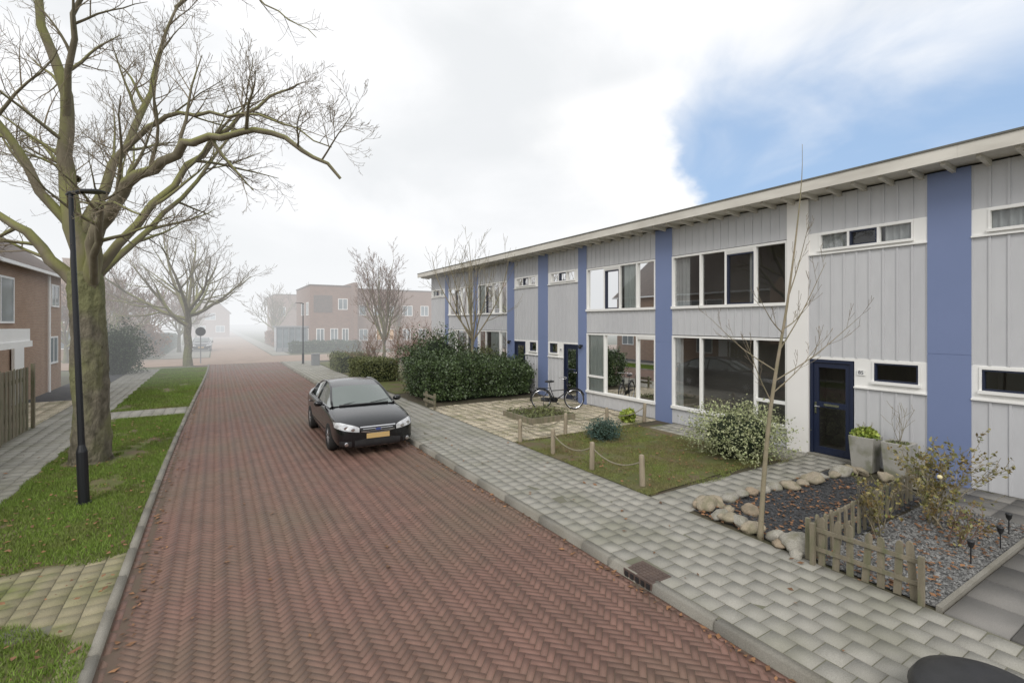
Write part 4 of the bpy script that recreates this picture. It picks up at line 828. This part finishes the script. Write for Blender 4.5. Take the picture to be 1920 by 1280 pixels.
        d=MB(); d.lathe((s*.84,y,.325),[(.19,-.01),(.19,.01)],24,axis='x'); d.make('brake_disc',M['plastic'],T)
    u=MB(); u.box(-.62,-2.0,.2,.62,2.0,.5); u.make('chassis',M['plastic'],e)
    return e
CAR=car((3.2,13.42,.002),math.radians(-.8))
def copy_thing(src,loc,rot,label):
    n=src.copy(); col.objects.link(n); n.location=loc; n.rotation_euler=(0,0,rot); n['label']=label
    def rec(s,p):
        for c in s.children:
            k=c.copy(); col.objects.link(k); k.parent=p; rec(c,k)
    rec(src,n); return n
copy_thing(CAR,(-1.3,62,0),0,'faint dark car parked along the misty street')
# ---------------------------------------------------------------- bicycle
def bike(x,y,rot):
    e=thing('bicycle',(x,y,G+.002),'black upright city bicycle standing on the patio','bicycle',local=True,rot=rot); r=.345; wb=1.12
    def circ(cx,rad,n=40,a0=0,a1=2*math.pi,z=r): return [(cx+rad*math.cos(a0+(a1-a0)*i/n),0,z+rad*math.sin(a0+(a1-a0)*i/n)) for i in range(n+(0 if abs(a1-a0-2*math.pi)<1e-6 else 1))]
    for cx in (-wb/2,wb/2):
        t=MB(); t.tube(circ(cx,r-.018),.018,8,closed=True); T=t.make('wheel',M['rubber'],e,smooth=True); q=MB(); q.tube(circ(cx,r-.042),.011,6,closed=True)
        for k in range(28): a=2*math.pi*k/28; q.tube([(cx,.02*(-1)**k,r),(cx+(r-.045)*math.cos(a),0,r+(r-.045)*math.sin(a))],.0016,3,cap=False)
        q.lathe((cx,0,r),[(.02,-.04),(.02,.04)],10,axis='y'); q.make('rim',M['chrome'],T)
        f=MB(); f.tube(circ(cx,r+.02,20,.35 if cx>0 else .1,2.6 if cx>0 else 3.3),.018,5); f.make('mudguard',M['black'],e)
    f=MB(); bb=(-.1,0,.3); seat=(-.27,0,.78); hl=(.36,0,.62); ht=(.31,0,.86)
    f.tube([bb,seat],.015,8); f.tube([bb,hl],.018,8); f.tube([(-.22,0,.63),(.35,0,.66)],.014,8); f.tube([hl,ht],.018,8); f.tube([ht,(.27,0,1.02)],.012,8)
    for s in (-.055,.055): f.tube([hl,(.45,s,.5),(wb/2,s,r)],.011,6); f.tube([(-.24,0,.7),(-wb/2,s,r)],.008,6); f.tube([bb,(-wb/2,s,r)],.01,6)
    f.tube([(-.5,.09,0),(-.46,.05,.3)],.01,6); f.make('frame',M['black'],e,smooth=True)
    s=MB(); s.tube([seat,(-.29,0,.9)],.012,8); s.lathe((-.31,0,.9),[(.03,0),(.11,.02),(.12,.05),(.07,.075)],14,sq=(1.15,.8)); s.tube([(-.25,0,.945),(-.12,0,.94)],[.05,.02],8); s.make('saddle',M['plastic'],e,smooth=True)
    h=MB(); h.tube([(.08,.27,1.03),(.2,.26,1.06),(.29,.12,1.07),(.29,-.12,1.07),(.2,-.26,1.06),(.08,-.27,1.03)],.012,8); h.make('handlebar',M['chrome'],e,smooth=True)
    c=MB(); c.add([(-.56,.06,.40),(-.02,.06,.39),(.02,.06,.3),(-.04,.06,.22),(-.56,.06,.28),(-.56,.045,.40),(-.02,.045,.39),(.02,.045,.3),(-.04,.045,.22),(-.56,.045,.28)],[(0,1,2,3,4),(5,6,7,8,9)]+[(i,(i+1)%5,5+(i+1)%5,5+i) for i in range(5)]); c.make('chain_guard',M['black'],e)
    c=MB(); c.tube([(-.1,.07,.3),(.02,.08,.18)],.009,6); c.box(-.02,.08,.165,.07,.17,.19); c.make('pedal',M['plastic'],e); c=MB(); c.tube([(-.1,-.07,.3),(-.22,-.08,.42)],.009,6); c.box(-.27,-.17,.41,-.18,-.08,.435); c.make('pedal',M['plastic'],e)
    c=MB(); 
    for yy in (-.05,0,.05): c.tube([(-.24,yy*.6,.72),(-.78,yy,.73)],.007,6)
    c.tube([(-.78,-.05,.73),(-.78,.05,.73)],.007,6); c.tube([(-.7,.05,.73),(-wb/2,.05,r)],.006,6); c.make('rear_rack',M['black'],e)
    c=MB(); c.lathe((.4,0,.8),[(.02,-.05),(.045,-.02),(.05,.03)],12,axis='x'); c.make('front_lamp',M['black'],e)
bike(9.8,13.05,math.atan2(-.5,1.0))
wx,wy_,wz=4.6,1.12,G+.22
e=thing('waste_container',(wx,wy_,G),'black plastic waste container with domed lid','waste container'); b=MB(); b.lathe((wx,wy_,G),[(.32,0),(.38,wz-G-.01),(.4,wz-G)],28); b.make('bin_body',M['plastic'],e,smooth=True)
b=MB(); b.lathe((wx,wy_,wz),[(.45,0),(.46,.03),(.42,.1),(.31,.16),(.16,.195),(.02,.205)],36); b.make('lid',M['plastic'],e,smooth=True); b=MB(); b.tube([(wx-.42,wy_+.22,wz+.1),(wx-.55,wy_+.3,wz+.12),(wx-.62,wy_+.34,wz+.1)],.014,8); b.make('handle',M['black'],e,smooth=True)
# ---------------------------------------------------------------- world
w=bpy.data.worlds.new('World'); scene.world=w; w.use_nodes=True; nt=w.node_tree; nt.nodes.clear(); L=nt.links.new
out=nd(nt,'ShaderNodeOutputWorld'); tc=nd(nt,'ShaderNodeTexCoord'); D=tc.outputs['Generated']
def pd(u,v): return (FW+RT*((u-960)/F)+UP*((605-v)/F)).normalized()
def dotn(n):
    x=nd(nt,'ShaderNodeVectorMath',operation='DOT_PRODUCT'); L(D,x.inputs[0]); x.inputs[1].default_value=n; return x.outputs['Value']
def mth(op,a,b=None,c=None):
    x=nd(nt,'ShaderNodeMath',operation=op)
    for i,s in enumerate((a,b,c)):
        if s is None: continue
        if isinstance(s,(int,float)): x.inputs[i].default_value=s
        else: L(s,x.inputs[i])
    return x.outputs[0]
def mr(f,lo,hi,a=0,b=1,sm=True):
    x=nd(nt,'ShaderNodeMapRange'); x.interpolation_type='SMOOTHSTEP' if sm else 'LINEAR'; L(f,x.inputs[0]); x.inputs[1].default_value=lo;x.inputs[2].default_value=hi;x.inputs[3].default_value=a;x.inputs[4].default_value=b; return x.outputs[0]
def nz(sc,det=6,off=(0,0,0),st=(1,1,1.5),dist=0):
    mp=nd(nt,'ShaderNodeMapping'); mp.inputs['Scale'].default_value=st; mp.inputs['Location'].default_value=off; L(D,mp.inputs[0]); n=nd(nt,'ShaderNodeTexNoise'); n.inputs['Scale'].default_value=sc; n.inputs['Detail'].default_value=det; n.inputs['Distortion'].default_value=dist; L(mp.outputs[0],n.inputs['Vector']); return n.outputs['Fac']
inside=pd(1650,280)
def pl(a,b):
    n=a.cross(b).normalized(); return n if n.dot(inside)>0 else -n
s1=dotn(pl(pd(1235,180),pd(1305,400))); s2=dotn(pl(pd(1050,165),pd(1850,-60)))
n1=mth('SUBTRACT',nz(5,8,(1.3,.2,0)),.5); n2=mth('SUBTRACT',nz(3.2,8,(4,2,1),dist=.6),.5); n0=mth('SUBTRACT',nz(11,6,(2,2,2)),.5)
a1=mth('ADD',mth('MULTIPLY_ADD',n1,.22,s1),mth('MULTIPLY',n0,.12)); a2=mth('MULTIPLY_ADD',n2,.3,s2)
blue=mth('MULTIPLY',mr(a1,-.01,.045),mr(a2,-.03,.17))
wisp=mr(nz(2.6,8,(7,1,3),(1,1,2.2),.5),.48,.75,0,.5); blue=mth('MULTIPLY',blue,mth('SUBTRACT',1.0,wisp))
cr=mr(nz(2.2,8,(.3,5,2),(1,1,1.8),.4),.33,.66)
mx=nd(nt,'ShaderNodeMix',data_type='RGBA'); mx.inputs[6].default_value=(.80,.82,.84,1); mx.inputs[7].default_value=(.98,.985,1.0,1); L(cr,mx.inputs[0])
cum=mth('MULTIPLY',mr(a1,-.28,-.08),mr(s2,.0,.05)); mx2=nd(nt,'ShaderNodeMix',data_type='RGBA'); L(mx.outputs[2],mx2.inputs[6]); mx2.inputs[7].default_value=(1.0,1.0,1.0,1); L(cum,mx2.inputs[0])
sz=nd(nt,'ShaderNodeSeparateXYZ'); L(D,sz.inputs[0]); low=mr(sz.outputs[2],.02,.28,1,0)
mx3=nd(nt,'ShaderNodeMix',data_type='RGBA'); L(mx2.outputs[2],mx3.inputs[6]); mx3.inputs[7].default_value=(.87,.885,.90,1); L(low,mx3.inputs[0])
bgc=nd(nt,'ShaderNodeBackground'); L(mx3.outputs[2],bgc.inputs[0]); bgc.inputs[1].default_value=1.08
sky=nd(nt,'ShaderNodeTexSky'); sky.sky_type='NISHITA'; sky.sun_disc=False; sky.sun_elevation=math.radians(38); sky.sun_rotation=math.radians(220); sky.dust_density=1.5
hz=nd(nt,'ShaderNodeMix',data_type='RGBA'); hz.inputs[0].default_value=.75; L(sky.outputs[0],hz.inputs[6]); hz.inputs[7].default_value=(2.2,3.5,5.5,1)
bgs=nd(nt,'ShaderNodeBackground'); L(hz.outputs[2],bgs.inputs[0]); bgs.inputs[1].default_value=.15
ms=nd(nt,'ShaderNodeMixShader'); L(mth('MULTIPLY',blue,.92),ms.inputs[0]); L(bgc.outputs[0],ms.inputs[1]); L(bgs.outputs[0],ms.inputs[2]); L(ms.outputs[0],out.inputs[0])
sd=bpy.data.lights.new('sun','SUN'); sd.energy=1.5; sd.angle=math.radians(25); sd.color=(1,.96,.91); so=bpy.data.objects.new('sun',sd); col.objects.link(so); so.rotation_euler=Vector((.5,.6,-.65)).to_track_quat('-Z','Y').to_euler()
# ---------------------------------------------------------------- mist painted on: pale emission mixed into every material by world distance
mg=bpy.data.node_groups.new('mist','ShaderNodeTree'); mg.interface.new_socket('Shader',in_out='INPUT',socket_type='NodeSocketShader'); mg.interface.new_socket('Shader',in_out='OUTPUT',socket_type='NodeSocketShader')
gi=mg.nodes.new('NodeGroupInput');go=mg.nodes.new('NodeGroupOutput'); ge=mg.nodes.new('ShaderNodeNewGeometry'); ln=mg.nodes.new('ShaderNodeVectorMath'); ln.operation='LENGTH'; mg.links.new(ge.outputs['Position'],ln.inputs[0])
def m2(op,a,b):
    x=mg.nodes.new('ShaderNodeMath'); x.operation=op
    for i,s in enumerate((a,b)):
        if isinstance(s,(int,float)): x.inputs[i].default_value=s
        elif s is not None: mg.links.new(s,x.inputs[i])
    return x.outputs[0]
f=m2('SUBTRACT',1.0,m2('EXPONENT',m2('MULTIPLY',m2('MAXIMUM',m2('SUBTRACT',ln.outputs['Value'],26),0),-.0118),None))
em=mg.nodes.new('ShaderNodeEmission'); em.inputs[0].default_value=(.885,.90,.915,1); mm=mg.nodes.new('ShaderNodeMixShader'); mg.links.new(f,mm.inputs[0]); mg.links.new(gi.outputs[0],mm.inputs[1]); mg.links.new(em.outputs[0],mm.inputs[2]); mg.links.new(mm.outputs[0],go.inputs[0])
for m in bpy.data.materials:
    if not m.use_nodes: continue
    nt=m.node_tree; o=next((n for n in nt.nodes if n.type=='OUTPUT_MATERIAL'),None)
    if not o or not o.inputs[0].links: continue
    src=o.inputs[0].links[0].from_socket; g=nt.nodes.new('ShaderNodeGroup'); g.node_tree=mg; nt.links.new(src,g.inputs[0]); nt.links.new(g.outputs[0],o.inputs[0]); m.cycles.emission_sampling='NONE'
# ---------------------------------------------------------------- camera
cd_=bpy.data.cameras.new('camera'); cd_.lens=17; cd_.sensor_width=36; cd_.shift_y=-35/1920; cd_.clip_end=3000; cd_.clip_start=.05
co=bpy.data.objects.new('camera',cd_); col.objects.link(co); co.location=(0,0,3); co.rotation_euler=(math.pi/2,0,-YAW); scene.camera=co
scene.view_settings.view_transform='Standard'; scene.view_settings.look='None'; scene.view_settings.exposure=0
